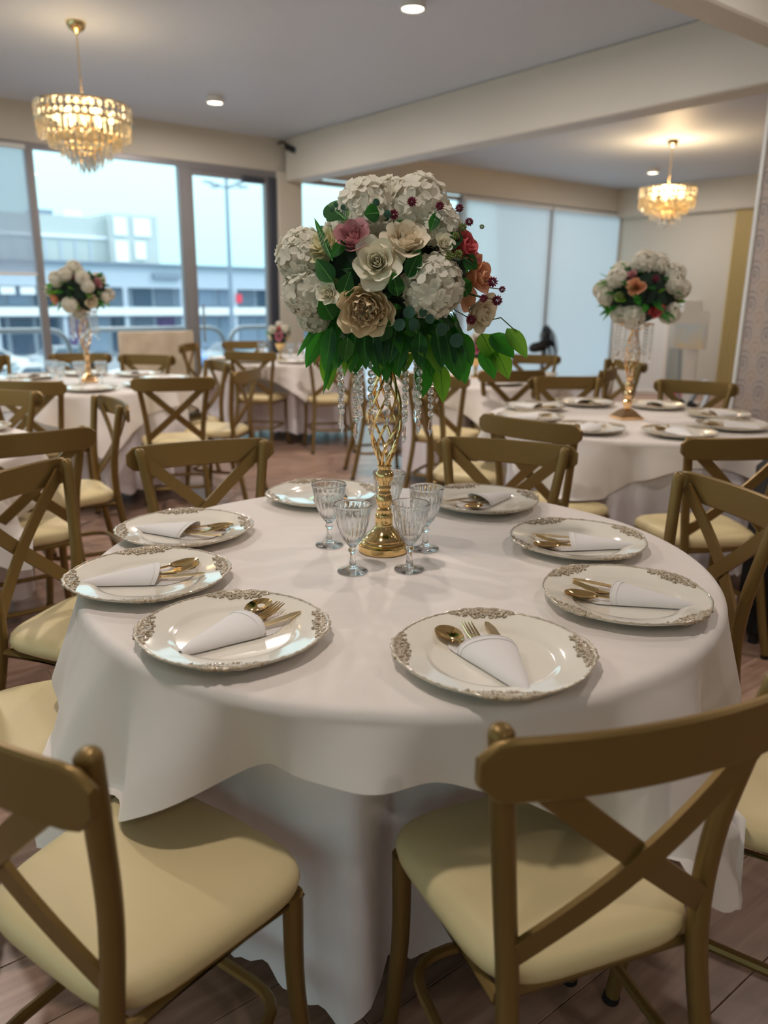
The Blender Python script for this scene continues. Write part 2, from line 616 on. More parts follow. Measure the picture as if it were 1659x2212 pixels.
# floor: base and boards (boards run along u)
fl = struct('floor', MB().box(U0, U1, V0, V1 + .12, -0.10, -0.012), 'wood_dark')
PL, PW = 1.22, 0.19
plank_me = MB().box(-PL / 2 + .0008, PL / 2 - .0008, -PW / 2 + .0008, PW / 2 - .0008, -0.012, 0.0, 0.0012).mesh('plank', 'floor_wood', False)
spots = []
row = 0
v = V0 + PW / 2
while v < V1 + .1:
    u = U0 - PL + (row * 0.437 * PL) % PL
    while u < U1 + PL:
        c0, c1 = max(u - PL / 2, U0), min(u + PL / 2, U1)
        if c1 - c0 > 0.02:
            x, y = RM(u, v)
            full = c0 == u - PL / 2 and c1 == u + PL / 2
            vis = y > 0.3 and abs(x) < 0.62 * y + 0.7
            spots.append(((0 if vis and full else 50) + hypot(x, y), u, v, c0, c1))
        u += PL
    v += PW
    row += 1
spots.sort()
rest = MB()
for i, (_, u, v, c0, c1) in enumerate(spots):
    if i < 296 and _ < 50:
        o = link('plank', plank_me, fl)
        o.location = (u, v, 0)
    else:
        rest.box(c0 + .0008, c1 - .0008, v - PW / 2 + .0008, min(v + PW / 2, V1 + .12) - .0008, -0.012, 0.0)
ro = rest.obj('planks', 'floor_wood', fl, False)
ro['kind'] = 'stuff'

# window wall: frames, panes, glazed door
FW = 0.08


def window(name, u0, u1, z0, z1, m='alu', midz=None):
    b = MB()
    b.box(u0, u1, V1 + .01, V1 + .09, z1 - .05, z1)
    b.box(u0, u1, V1 + .01, V1 + .09, z0, z0 + .06)
    b.box(u0, u0 + .035, V1 + .01, V1 + .09, z0 + .06, z1 - .05)
    b.box(u1 - .035, u1, V1 + .01, V1 + .09, z0 + .06, z1 - .05)
    w = struct(name, b, m)
    struct('pane', MB().box(u0 + .035, u1 - .035, V1 + .045, V1 + .051, z0 + .06, z1 - .05), 'pane', w)
    return w


window('window_1', -4.0, -1.1, 0, 2.69)
window('window_2', -1.1, 0.55, 0, 2.69)
window('window_3', 0.55, 2.165, 0, 2.69)
window('window_4', 2.165, 3.66, 0, 2.69)
struct('trim_4', MB().box(3.66, 3.74, V1, V1 + .12, 0, 2.69, 0.004), 'alu')
dr = window('door_1', 3.74, 4.68, 0.0, 2.62, 'alu')
struct('trim_5', MB().box(3.74, 4.77, V1, V1 + .1, 2.62, 2.69, 0.004), 'alu')
struct('trim_6', MB().box(4.68, 4.77, V1 - .02, V1 + .12, 0, 2.62, 0.004), 'alu_dark')
struct('door_handle', MB().tube([(3.80, V1 - .05, 0.85), (3.80, V1 - .05, 1.25)], .012, 8), 'steel', dr, True)
struct('door_closer', MB().box(4.34, 4.60, V1 - .05, V1 + .012, 2.54, 2.60, 0.008), 'alu_dark', dr)
# added unseen windows, left of and behind the camera, for soft fill light
for k in range(6):
    v0, v1 = V0 + .4 + k * 1.95, V0 + .4 + (k + 1) * 1.95
    b = MB()
    b.box(U0 - .09, U0 - .01, v0, v1, 2.64, 2.69).box(U0 - .09, U0 - .01, v0, v1, 0, .06)
    b.box(U0 - .09, U0 - .01, v0, v0 + .04, .06, 2.64).box(U0 - .09, U0 - .01, v1 - .04, v1, .06, 2.64)
    w = struct('window_%d' % (8 + k), b, 'alu')
    struct('pane', MB().box(U0 - .053, U0 - .047, v0 + .04, v1 - .04, .06, 2.64), 'pane', w)
cu = thing('added_curtain', 'added ivory sheer curtain over the added side windows, outside the view', 'curtain', (*RM(U0 + .10, 2.2), .03), ROT)  # unseen curtain, added to warm and soften the side fill light
MB().grid(lambda a, c: (.05 * sin(190 * a) + .01 * sin(71 * a), -5.8 + 11.7 * a, 2.60 * c), 420, 3).obj('fabric', 'sheer', cu)
MB().tube([(0, -5.9, 2.62), (0, 5.9, 2.62)], .012, 8).obj('added_curtain_rail', 'white_plastic', cu)
window('window_5', 5.08, 7.65, 0, 2.66)
window('window_6', 7.65, 9.40, 0, 2.68)
window('window_7', 9.40, 11.1, 0, 2.68)


def blind(name, label, u0, u1, z0, z1, m, v):
    t_ = thing(name, label, 'blind', (*RM((u0 + u1) / 2, v), z0), ROT)
    w, h = u1 - u0, z1 - z0
    b = MB()
    b.grid(lambda a, c: (-w / 2 + w * a, 0.004 * sin(6 * a + 2), h * c), 9, 7)
    b.obj('fabric', m, t_)
    MB().tube([(-w / 2, 0, h + .02), (w / 2, 0, h + .02)], .024, 10).obj('roller', 'white_plastic', t_)
    MB().box(-w / 2, w / 2, -.008, .008, -.022, 0.004, .004).obj('bottom_bar', 'white_plastic', t_)
    return t_


blind('roller_blind', 'half lowered sheer grey blind in the leftmost window', 0.60, 2.12, 1.53, 2.62, 'blind_grey', V1 - .03)
blind('roller_blind', 'lowered white roller blind left of the corner mullion', 7.60, 9.385, 0.14, 2.62, 'blind', V1 - .03)
blind('roller_blind', 'lowered white roller blind in the far right room corner', 9.41, 11.04, 0.14, 2.62, 'blind', V1 - .03)

# gold slatted panel on the right wall
gp = thing('slatted_panel', 'tall gold slatted wall panel beside the wallpapered column', 'panel', (*RM(U1 - .004, 5.75), 0), ROT)
MB().box(-.03, 0, -.5, .5, 0.02, 2.79).obj('backing', 'gold_panel', gp, False)
for k in range(20):
    MB().box(-.05, -.03, -.5 + k * .05, -.5 + k * .05 + .034, 0.02, 2.79).obj('slat', 'gold_panel', gp, False)

# wall box on the right wall, small camera on the beam, dado
wbx = thing('wall_switch_box', 'small white box mounted on the far right wall', 'box', (*RM(U1 - .001, 6.82), 1.14), ROT)
MB().box(-.06, 0, -.14, .14, 0, .19, .008).obj('housing', 'white_plastic', wbx)
MB().box(-.066, -.06, -.06, .06, .08, .11, .002).obj('cover', 'silver_cloth', wbx)
sc = thing('security_camera', 'small black security camera where the beam meets the window wall', 'camera', (*RM(4.80, 8.02), 2.94), ROT)
MB().tube([(0, 0.16, 0.04), (0, 0.06, 0.04), (0.03, 0, 0)], .012, 8).obj('bracket', 'black_plastic', sc)
MB().tube([(0.03, 0.03, -.01), (0.05, -.10, -.06)], [.032, .03], 12).obj('housing', 'black_plastic', sc)
MB().tube([(0.05, -.10, -.06), (0.052, -.112, -.065)], [.02, .02], 10).obj('lens', 'shopglass', sc)


# ------------------------------------------------------------------ ceiling lamps
def downlight(u, v, label, watt=None):
    t_ = thing('ceiling_downlight', label, 'light', (*RM(u, v), ZC), 0, 'surface mounted ceiling downlights')
    MB().lathe([(.07, 0), (.075, -.004), (.075, -.05), (.068, -.056), (.062, -.05)], 28, cap0=True, cap1=False).obj('housing', 'white_plastic', t_)
    MB().lathe([(.064, -.05), (.064, -.047)], 28).obj('diffuser', 'led', t_)
    ld = bpy.data.lights.new('downlight', 'AREA')
    ld.shape = 'DISK'
    ld.size = 0.14
    ld.energy = LAMP if watt is None else watt
    ld.color = (1.0, 0.88, 0.80)
    lo = bpy.data.objects.new('lamp', ld)
    COL.objects.link(lo)
    lo.parent = t_
    lo.location = (0, 0, -.06)
    return t_


downlight(3.28, 4.01, 'round white ceiling downlight at the top edge above the centre bouquet')
downlight(3.42, 6.90, 'round white ceiling downlight between the left chandelier and the beam')
downlight(9.62, 6.67, 'round white ceiling downlight left of the right chandelier', 28)
downlight(0.3, 4.05, 'round white ceiling downlight outside the left edge of the view')
downlight(0.3, 6.95, 'round white ceiling downlight over the left windows outside the view')
downlight(0.3, 1.15, 'round white ceiling downlight above the nearest table, outside the view', 18)
downlight(3.4, 1.15, 'round white ceiling downlight over the right-hand table, outside the view', 18)
downlight(0.3, -1.75, 'added unseen ceiling downlight behind the camera, left of the beam', 9)  # added lamp, raises the light on the camera side
downlight(3.4, -1.75, 'added unseen ceiling downlight behind the camera, right of the chairs', 9)  # second lamp added behind the camera as fill
downlight(8.6, 1.0, 'added unseen ceiling downlight behind the wallpapered column', 24)  # added out of view to brighten the right bay

M['crown'] = M['gold_pale']


def make_chandelier(name, label, u, v, watt):
    t_ = thing(name, label, 'chandelier', (*RM(u, v), ZC), 0, 'tiered crystal chandeliers')
    MB().lathe([(.02, 0), (.062, 0), (.06, -.02), (.045, -.045), (.018, -.06), (.006, -.075)], 20).obj('ceiling_cup', 'gold_pale', t_)
    ch = MB()
    for k in range(18):
        z = -.075 - k * .0235
        ring = []
        for q in range(8):
            a = 2 * pi * q / 8
            x, zz = .006 * cos(a), .016 * sin(a)
            ring.append((x, 0, z - .0118 + zz) if k % 2 else (0, x, z - .0118 + zz))
        ch.tube(ring, .0018, 4, closed=True)
    ch.obj('chain', 'gold_pale', t_)
    top = -.49
    fr = MB()
    tiers = [(.300, top, .11, 42), (.292, top - .10, .12, 42), (.225, top - .175, .10, 32), (.16, top - .23, .10, 24), (.10, top - .275, .10, 16), (.05, top - .31, .10, 9)]
    for (r_, z, h, n_) in tiers:
        fr.tube([(r_ * cos(2 * pi * k / 40), r_ * sin(2 * pi * k / 40), z) for k in range(40)], .006, 6, closed=True)
    fr.tube([(.300 * cos(2 * pi * k / 40), .300 * sin(2 * pi * k / 40), top - .10) for k in range(40)], .007, 6, closed=True)
    for k in range(6):
        a = 2 * pi * k / 6
        fr.tube([(0, 0, top + .02), (.300 * cos(a), .300 * sin(a), top)], .004, 5)
        fr.tube([(0, 0, top - .32), (.225 * cos(a), .225 * sin(a), top - .175)], .004, 5)
    fr.tube([(0, 0, top + .03), (0, 0, top - .33)], .012, 8)
    fr.obj('frame', 'gold_pale', t_)
    for i, (r_, z, h, n_) in enumerate(tiers):
        b = MB()
        for k in range(n_):
            a = 2 * pi * (k + .5 * (i % 2)) / n_
            w = pi * r_ / n_ * .86
            hh = h * (0.95 + .1 * random.random())
            cx, cy = r_ * cos(a), r_ * sin(a)
            tx, ty = -sin(a), cos(a)
            nx, ny = cos(a), sin(a)
            if i == 0:
                for zz in (z - .005, z - .055):
                    pr = [(0, .048), (.7, .038), (1, .024), (.7, .010), (0, 0)]
                    vs = []
                    for (rr, hz) in pr:
                        for q in range(6):
                            t2 = 2 * pi * q / 6
                            vs.append((cx + tx * w * rr * cos(t2) + nx * .008 * rr * sin(t2), cy + ty * w * rr * cos(t2) + ny * .008 * rr * sin(t2), zz - .048 + hz))
                    fs = [(j * 6 + q, j * 6 + (q + 1) % 6, j * 6 + 6 + (q + 1) % 6, j * 6 + 6 + q) for j in range(4) for q in range(6)]
                    b.add(vs, fs)
            else:
                vs = []
                for (rr, dz) in ((.55, 0), (1, -.012), (.9, -hh * .72), (.05, -hh)):
                    for (sx, sy) in ((1, 0), (0, 1), (-1, 0), (0, -1)):
                        vs.append((cx + tx * w * rr * sx + nx * .007 * rr * sy, cy + ty * w * rr * sx + ny * .007 * rr * sy, z + dz))
                fs = [(3, 2, 1, 0), (12, 13, 14, 15)]
                for j in range(3):
                    for q in range(4):
                        fs.append((j * 4 + q, j * 4 + (q + 1) % 4, j * 4 + 4 + (q + 1) % 4, j * 4 + 4 + q))
                b.add(vs, fs)
        o = b.obj('crystal_tier', 'amber' if i < 3 else 'crystal', t_, False)
        o['kind'] = 'stuff'
    for k in range(6):
        a = 2 * pi * k / 6 + .3
        q = MB().lathe([(.002, -.02), (.016, -.012), (.022, .008), (.014, .03), (.003, .045)], 12)
        bo = q.obj('bulb', 'bulb', t_)
        bo.location = (.17 * cos(a), .17 * sin(a), top - .08)
    ld = bpy.data.lights.new('chandelier_glow', 'POINT')
    ld.energy = watt
    ld.shadow_soft_size = 0.12
    ld.color = (1.0, 0.70, 0.38)
    lo = bpy.data.objects.new('lamp', ld)
    COL.objects.link(lo)
    lo.parent = t_
    lo.location = (0, 0, top + .035)
    return t_


make_chandelier('crystal_chandelier', 'gold tiered crystal chandelier in front of the left windows', 1.87, 5.70, 6)
make_chandelier('crystal_chandelier', 'gold tiered crystal chandelier near the far right wall', 8.10, 5.40, 34)

# ================================================================== OUTSIDE
struct('balcony_slab', MB().box(-12, 20, V1 + .15, V1 + 1.6, -.25, -.06), 'facade')
GZ = -3.2
struct('ground', MB().box(-150, 220, V1 + 2.2, 260, GZ - .3, GZ), 'asphalt')


def hoop(u0, u1, label):
    x, y = RM((u0 + u1) / 2, 9.1)
    t_ = thing('railing_hoop', label, 'railing', (x, y, -.06), ROT, 'galvanised railing hoops outside the window')
    h = (u1 - u0) / 2
    zt, rr = 1.02, .2
    pts = [(-h, 0, 0), (-h, 0, zt - rr)]
    pts += [(-h + rr - rr * cos(a), 0, zt - rr + rr * sin(a)) for a in (pi / 8, pi / 4, 3 * pi / 8, pi / 2)]
    pts += [(h - rr + rr * sin(a), 0, zt - rr + rr * cos(a)) for a in (0, pi / 8, pi / 4, 3 * pi / 8)]
    pts += [(h, 0, zt - rr), (h, 0, 0)]
    MB().tube(pts, .03, 8).obj('hoop', 'steel', t_)
    MB().tube([(-h, 0, .5), (h, 0, .5)], .02, 8).obj('crossbar', 'steel', t_)
    return t_


hoop(0.9, 2.62, 'grey steel railing hoop outside the leftmost window')
hoop(2.74, 4.50, 'grey steel railing hoop outside the middle window pane')
hoop(4.57, 6.35, 'grey steel railing hoop outside the door beside the pillar')
hoop(6.45, 8.2, 'grey steel railing hoop outside the window behind the bouquet')

# shopping arcade across the car park
VF = 62
bl = thing('shop_building', 'long two storey shop arcade with pale fascia across the car park', 'building', (*RM(0, VF), GZ), ROT)
zz = lambda z: z - GZ
MB().box(-40, 75, 0.6, 14, 0, zz(3.4)).obj('wall', 'facade', bl, False)
MB().box(-40, 75, -1.2, 0.6, zz(1.83), zz(3.50)).obj('fascia', 'fascia', bl, False)
MB().box(-40, 75, -1.6, 0.6, zz(3.50), zz(3.62)).obj('roof_edge', 'facade_dark', bl, False)
MB().box(-40, 75, -1.6, 0.6, zz(-.22), zz(.36)).obj('walkway_band', 'white_bldg', bl, False)
for k in range(24):
    u = -38 + k * 4.6
    MB().box(u, u + .3, -1.4, -1.1, 0, zz(1.83)).obj('column', 'facade', bl, False)
for k in range(60):
    u = -37.5 + k * 1.84
    for (z0, z1, up) in ((.45, 1.75, 1), (-3.0, -.45, 0)):
        mm = random.choice(['shopglass', 'shopglass2', 'shopglass2', 'facade_dark'] + ([] if up else ['purple_sign']))
        if up and 22.0 < u < 23.5:
            mm = 'shopglass'
        f_ = MB().box(u, u + 1.5, .45, .7, zz(z0), zz(z1)).obj('shop_window', mm, bl, False)
for k in range(30):
    u = -5 + k * 1.3
    if u > 17.5:
        continue
    mm = random.choice(['red_sign', 'white_bldg', 'red_sign', 'blue_sign', 'white_bldg'])
    MB().box(u, u + random.uniform(.5, 1.1), -1.35, -1.2, zz(1.25), zz(1.75)).obj('sign_board', mm, bl, False)
MB().box(31.2, 31.7, -1.5, -1.35, zz(.75), zz(1.45)).obj('sign_board', 'red_sign', bl, False)
MB().box(24.2, 26.4, -1.5, -1.3, zz(2.55), zz(2.95)).obj('sign_board', 'facade_dark', bl, False)

ub = thing('office_block', 'pale clad block rising behind the shop arcade', 'building', (*RM(18.5, 78), GZ), ROT)
MB().box(-14, 8.3, 0, 14, 0, zz(8.2)).obj('wall', 'pale_bldg', ub, False)
MB().box(-14.2, 8.5, -.2, 14, zz(6.3), zz(6.55)).obj('ledge', 'white_bldg', ub, False)
MB().box(8.3, 13.0, -1.0, 12, 0, zz(8.6)).obj('stair_tower', 'pale_bldg', ub, False)
for k in range(16):
    MB().box(-13.6 + k * 1.35, -13.6 + k * 1.35 + .12, -.12, .02, zz(3.6), zz(6.2)).obj('cladding_rib', 'fascia', ub, False)
for (a, b_, z0, z1) in ((8.7, 9.9, 6.7, 8.3), (10.6, 12.2, 6.7, 8.3), (8.7, 9.9, 4.3, 6.2), (10.6, 11.6, 4.6, 6.2)):
    MB().box(a, b_, -1.2, -.98, zz(z0), zz(z1)).obj('window', 'white_bldg', ub, False)
MB().box(2.5, 4.2, 2, 5, zz(8.2), zz(8.8)).obj('roof_unit', 'facade_dark', ub, False)
MB().box(5.2, 6.8, 2, 5, zz(8.2), zz(8.9)).obj('roof_unit', 'white_bldg', ub, False)

lp = thing('street_lamp', 'tall grey street lamp with four arms seen through the glass door', 'lamp', (*RM(17.75, 35), GZ), ROT)
MB().tube([(0, 0, 0), (0, 0, 5), (0, 0, 10.2)], [.12, .10, .07], 10).obj('pole', 'facade_dark', lp)
for a in (0.2, 1.7, 3.3, 4.9):
    MB().tube([(0, 0, 9.3), (.5 * cos(a), .5 * sin(a), 9.42), (.95 * cos(a), .95 * sin(a), 9.46)], .035, 6).obj('arm', 'facade_dark', lp)
    MB().tube([(.75 * cos(a), .75 * sin(a), 9.44), (1.25 * cos(a), 1.25 * sin(a), 9.48)], [.07, .05], 8).obj('lamp_head', 'facade_dark', lp)


def make_car(paint, label, u, v, rz):
    t_ = thing('parked_car', label, 'car', (*RM(u, v), GZ), ROT + rz, 'cars parked below the window')
    prof = [(-2.15, .35), (-2.2, .62), (-2.05, .86), (-1.35, .95), (-.75, 1.42), (.75, 1.46), (1.45, 1.02), (2.1, .92), (2.2, .6), (2.15, .35)]
    n_ = len(prof)
    b = MB()
    vs = []
    for y, k in ((-.86, 1), (-.9, 0), (.9, 0), (.86, 1)):
        for (x, z) in prof:
            in_ = .14 if z > 1.1 else 0
            vs.append((x, (abs(y) - in_) * (1 if y > 0 else -1), z))
    fs = []
    for j in range(3):
        for i in range(n_):
            i2 = (i + 1) % n_
            fs.append((j * n_ + i, j * n_ + n_ + i, j * n_ + n_ + i2, j * n_ + i2))
    fs.append(tuple(range(n_)))
    fs.append(tuple(3 * n_ + i for i in range(n_ - 1, -1, -1)))
    b.add(vs, fs)
    b.obj('body', paint, t_)
    for sy in (-1, 1):
        MB().add([(-1.1, sy * .905, .98), (.0, sy * .905, .98), (.0, sy * .78, 1.36), (-.72, sy * .78, 1.36)], [(0, 1, 2, 3)]).obj('side_window', 'car_glass', t_, False)
        MB().add([(.06, sy * .905, .98), (1.25, sy * .905, 1.0), (.72, sy * .78, 1.38), (.06, sy * .78, 1.36)], [(0, 1, 2, 3)]).obj('side_window', 'car_glass', t_, False)
        for x in (-1.35, 1.35):
            MB().tube([(x, sy * .74, .33), (x, sy * .92, .33)], .33, 14).obj('wheel', 'rubber', t_)
    MB().add([(-1.36, -.7, .985), (-1.36, .7, .985), (-.78, .66, 1.405), (-.78, -.66, 1.405)], [(3, 2, 1, 0)]).obj('windscreen', 'car_glass', t_, False)
    MB().add([(1.42, -.7, 1.06), (1.42, .7, 1.06), (.78, .66, 1.455), (.78, -.66, 1.455)], [(0, 1, 2, 3)]).obj('rear_window', 'car_glass', t_, False)  # flat white painted in place of the bright window reflection
    return t_


for (pt, lb, u, v, rz) in (
        ('car_white', 'white car parked furthest left beyond the railing', 9.6, 50, .1),
        ('car_silver', 'silver car parked second from the left beyond the railing', 14.2, 50.5, .15),
        ('car_white', 'white car parked behind the left table vase', 17.6, 47, 1.3),
        ('car_blue', 'blue car parked right of the left table vase', 21.0, 48, 1.4),
        ('car_silver', 'silver car parked beyond the beige panel', 24.8, 49, .1),
        ('car_white', 'white car parked beyond the glass door', 30.0, 50, .1),
        ('car_white', 'white car parked in the nearer row on the left', 9.4, 38, .05),
        ('car_white', 'white car parked in the nearer row behind the vase stem', 15.2, 38.5, .05),
        ('car_blue', 'blue car parked in the nearer row behind the left glasses', 11.0, 31, .2)):
    make_car(pt, lb, u, v, rz)

# ================================================================== CHAIRS
def spline(pts, n):
    """Catmull-Rom through pts, n samples per span"""
    P = [Vector(q) for q in pts]
    P = [P[0] * 2 - P[1]] + P + [P[-1] * 2 - P[-2]]
    out = []
    for i in range(1, len(P) - 2):
        for k in range(n):
            t_ = k / n
            a, b, c, d = P[i - 1], P[i], P[i + 1], P[i + 2]
            out.append(0.5 * ((2 * b) + (c - a) * t_ + (2 * a - 5 * b + 4 * c - d) * t_ ** 2 + (3 * b - a - 3 * c + d) * t_ ** 3))
    out.append(P[-2])
    return out


SEAT_F, SEAT_B = 0.180, -0.175      # seat front and back edge (local y)


def make_chair():
    t_ = thing('crossback_chair', 'x', 'chair')
    # seat cushion: rounded trapezoid, domed
    n_ = 56

    def outline(a):
        ca, sa = cos(a), sin(a)
        ex = 2 / 5.0
        x = abs(ca) ** ex * (1 if ca > 0 else -1)
        y = abs(sa) ** ex * (1 if sa > 0 else -1)
        yy = (SEAT_F + SEAT_B) / 2 + y * (SEAT_F - SEAT_B) / 2
        w = 0.172 + (0.215 - 0.172) * (y + 1) / 2
        return x * w, yy + (0.012 * (1 - x * x) if y > 0 else 0)
    b = MB()
    rings = [(.94, .432), (1.0, .440), (1.015, .453), (1.0, .466), (.95, .476), (.8, .484), (.5, .489), (.2, .491)]
    vs = []
    for (k, z) in rings:
        for i in range(n_):
            x, y = outline(2 * pi * i / n_)
            vs.append((x * k, (y - .0025) * k + .0025, z))
    fs = [tuple(range(n_ - 1, -1, -1)), tuple((len(rings) - 1) * n_ + i for i in range(n_))]
    for j in range(len(rings) - 1):
        for i in range(n_):
            i2 = (i + 1) % n_
            fs.append((j * n_ + i, j * n_ + i2, j * n_ + n_ + i2, j * n_ + n_ + i))
    b.add(vs, fs)
    b.obj('seat', 'seat', t_, angle=60)
    b = MB()
    b.tube([(.165, -.155, .422), (.192, .15, .422), (-.192, .15, .422), (-.165, -.155, .422)], .012, 6, closed=True)
    b.obj('seat_frame', 'chair', t_)
    post = {}
    for s in (-1, 1):
        pts = spline([(s * .190, -.262, .012), (s * .172, -.215, .22), (s * .158, -.178, .43), (s * .168, -.170, .60), (s * .190, -.188, .76), (s * .206, -.203, .866)], 5)
        post[s] = pts
        lg = MB().tube(pts + [pts[-1] + Vector((s * .001, -.001, .007)), pts[-1] + Vector((s * .001, -.002, .010))], [.0165] * len(pts) + [.0125, .006], 12).obj('back_leg', 'chair', t_)
        MB().tube([(s * .191, -.264, 0), (s * .190, -.262, .014)], .018, 12).obj('foot_cap', 'rubber', lg)
        pts = spline([(s * .188, .142, .432), (s * .186, .148, .24), (s * .198, .168, .012)], 5)
        lg = MB().tube(pts, [.0175 - .003 * i / (len(pts) - 1) for i in range(len(pts))], 12).obj('front_leg', 'chair', t_)
        MB().tube([(s * .199, .170, 0), (s * .198, .168, .014)], .0165, 12).obj('foot_cap', 'rubber', lg)
    # curved top rail, chamfered ends, behind the posts
    b = MB()
    n_ = 24
    vs = []
    for i in range(n_ + 1):
        x = -.246 + .492 * i / n_
        e_ = max(0, (abs(x) - .222) / .024)
        z0, z1 = .796 + .024 * e_, .878 - .022 * e_
        zm = .5 * (z0 + z1)
        yb = -.226 - .034 * (1 - (x / .246) ** 2)
        for (y, z) in ((yb - .007, z0 + .004), (yb - .007, z1 - .004), (yb - .003, z1), (yb + .003, z1), (yb + .007, z1 - .004), (yb + .007, z0 + .004), (yb + .003, z0), (yb - .003, z0)):
            vs.append((x, y, z))
    fs = [tuple(range(8)), tuple(n_ * 8 + k for k in range(7, -1, -1))]
    for i in range(n_):
        for k in range(8):
            k2 = (k + 1) % 8
            fs.append((i * 8 + k, i * 8 + 8 + k, i * 8 + 8 + k2, i * 8 + k2))
    b.add(vs, fs)
    b.obj('top_rail', 'chair', t_)
    # crossed flat slats
    for s in (-1, 1):
        b = MB()
        P0, P1 = Vector((s * .196, -.224, .835)), Vector((-s * .160, -.176, .505))
        n_ = 14
        vs = []
        for i in range(n_ + 1):
            q = i / n_
            c = P0.lerp(P1, q)
            c.y += -.020 * sin(pi * q) - (.008 if s > 0 else 0) * sin(pi * q)
            d = (P1 - P0).normalized()
            w = d.cross(Vector((0, 1, 0))).normalized() * .019
            for (a_, y) in ((-1, -.0045), (1, -.0045), (1, .0045), (-1, .0045)):
                vs.append(c + w * a_ + Vector((0, y, 0)))
        fs = [(0, 1, 2, 3), tuple(n_ * 4 + k for k in (3, 2, 1, 0))]
        for i in range(n_):
            for k in range(4):
                k2 = (k + 1) % 4
                fs.append((i * 4 + k, i * 4 + 4 + k, i * 4 + 4 + k2, i * 4 + k2))
        b.add(vs, fs)
        b.obj('cross_slat', 'chair', t_, angle=50)
    # stretcher: one tube ring with bent corners that touches the four legs
    ring = []
    cs = [(.172, -.200), (.176, .136), (-.176, .136), (-.172, -.200)]
    for i in range(4):
        p0, p1, p2 = Vector((*cs[i - 1], 0)), Vector((*cs[i], 0)), Vector((*cs[(i + 1) % 4], 0))
        a, c = (p0 - p1).normalized(), (p2 - p1).normalized()
        rr = .075
        for k in range(6):
            q = k / 5
            ring.append(((p1 + a * rr) * (1 - q) ** 2 + p1 * 2 * q * (1 - q) + (p1 + c * rr) * q * q))
    ring = [(q.x, q.y, .195 + .03 * (q.y + .2)) for q in ring]
    MB().tube(ring, .0105, 8, closed=True).obj('stretcher', 'chair', t_)
    return t_


# where the chairs stand: (table, label, rail middle x, y, facing x, y)
CH = [
    ('main', 'gold crossback chair in the left foreground, cut off by the frame', -.504, .832, .559, .829),
    ('main', 'gold crossback chair at the left of the nearest table, mostly its seat showing', -.915, 1.415, .946, .326),
    ('main', 'gold crossback chair left of the nearest table beside the back left plates', -1.03, 2.08, .96, -.27),
    ('main', 'gold crossback chair at the far left of the nearest table, facing the camera', -.61, 2.56, .45, -.89),
    ('main', 'gold crossback chair at the far right of the nearest table, facing the camera', .418, 2.65, -.37, -.93),
    ('main', 'gold crossback chair at the right of the nearest table, behind the right plates', .92, 1.99, -.97, -.23),
    ('main', 'gold crossback chair at the right edge of the frame, cream seat under the cloth', .91, 1.194, -.84, .54),
    ('main', 'large gold crossback chair in the right foreground with its back to the camera', .342, .843, -.34, .94),
    ('right', 'gold crossback chair at the near left of the right-hand table, back to the camera', .585, 3.175, .69, .73),
    ('right', 'gold crossback chair at the near right of the right-hand table, back to the camera', 1.31, 2.80, -.17, .985),
    ('right', 'gold crossback chair at the far right of the right-hand table beside the column', 1.895, 4.80, -.5, -.87),
    ('right', 'gold crossback chair seen edge-on at the left of the right-hand table', .22, 4.12, .97, -.25),
    ('right', 'gold crossback chair at the far side of the right-hand table, facing the camera', 1.14, 4.98, .12, -.99),
    ('centre', 'gold crossback chair behind the hanging crystals, back to the camera', .31, 5.06, .45, .89),
    ('centre', 'gold crossback chair at the near right of the table behind the bouquet', .87, 5.42, -.2, .98),
    ('centre', 'gold crossback chair at the far side of the table behind the bouquet, before the fan', 1.29, 6.97, -.2, -.98),
    ('centre', 'gold crossback chair seen edge-on left of the crystals, facing right', -.25, 6.0, .98, .2),
    ('centre', 'dark gold crossback chair seen edge-on left of the right-hand vase', 1.62, 5.68, -.90, .43),
    ('centre', 'gold crossback chair behind the edge-on chair near the white blind', 1.95, 6.42, -.9, -.43),
    ('far', 'gold crossback chair at the near left of the farthest table', -1.19, 6.95, .22, .97),
    ('far', 'gold crossback chair at the near right of the farthest table, under the leaves', -.46, 6.88, -.25, .97),
    ('far', 'gold crossback chair at the far left of the farthest table, against the glass door', -1.52, 8.55, .3, -.95),
    ('far', 'gold crossback chair at the far right of the farthest table, by the pillar', -.72, 8.80, -.25, -.97),
    ('far', 'gold crossback chair seen edge-on by the window mullion', -1.99, 7.95, .97, -.1),
    ('window', 'dark gold crossback chair seen edge-on at the right of the left window table', -.92, 5.27, -.98, .2),
    ('window', 'gold crossback chair at the far right of the left window table, angled', -1.24, 5.88, -.84, -.54),
    ('window', 'dark gold crossback chair at the near right of the left window table', -1.26, 4.66, -.3, .95),
    ('window', 'dark gold crossback chair behind another at the near left of the window table', -2.03, 4.38, .03, 1.0),
    ('window', 'gold crossback chair at the far side of the window table before the beige panel', -1.94, 6.42, -.12, -.99),
    ('window', 'gold crossback chair furthest left at the window table', -3.08, 6.05, .93, -.36),
    ('window', 'gold crossback chair behind the stemware of the left window table', -2.50, 6.48, .2, -.98),
    ('left', 'gold crossback chair with curved rail behind the left chair of the nearest table', -1.27, 2.72, -.62, .79),
    ('left', 'gold crossback chair seen from the side left of the far left chair', -1.27, 3.63, -.82, -.57),
    ('left', 'gold crossback chair facing the camera at the left edge, before a darker one', -1.95, 3.92, -.08, -1.0),
]
TABLES = {
    'main': (.04, 1.76), 'right': (1.26, 4.07), 'centre': (.70, 6.16), 'far': (-1.04, 7.80), 'window': (-2.08, 5.48), 'left': (-2.13, 2.98)}
chairs = {k: [] for k in TABLES}
chair0 = make_chair()
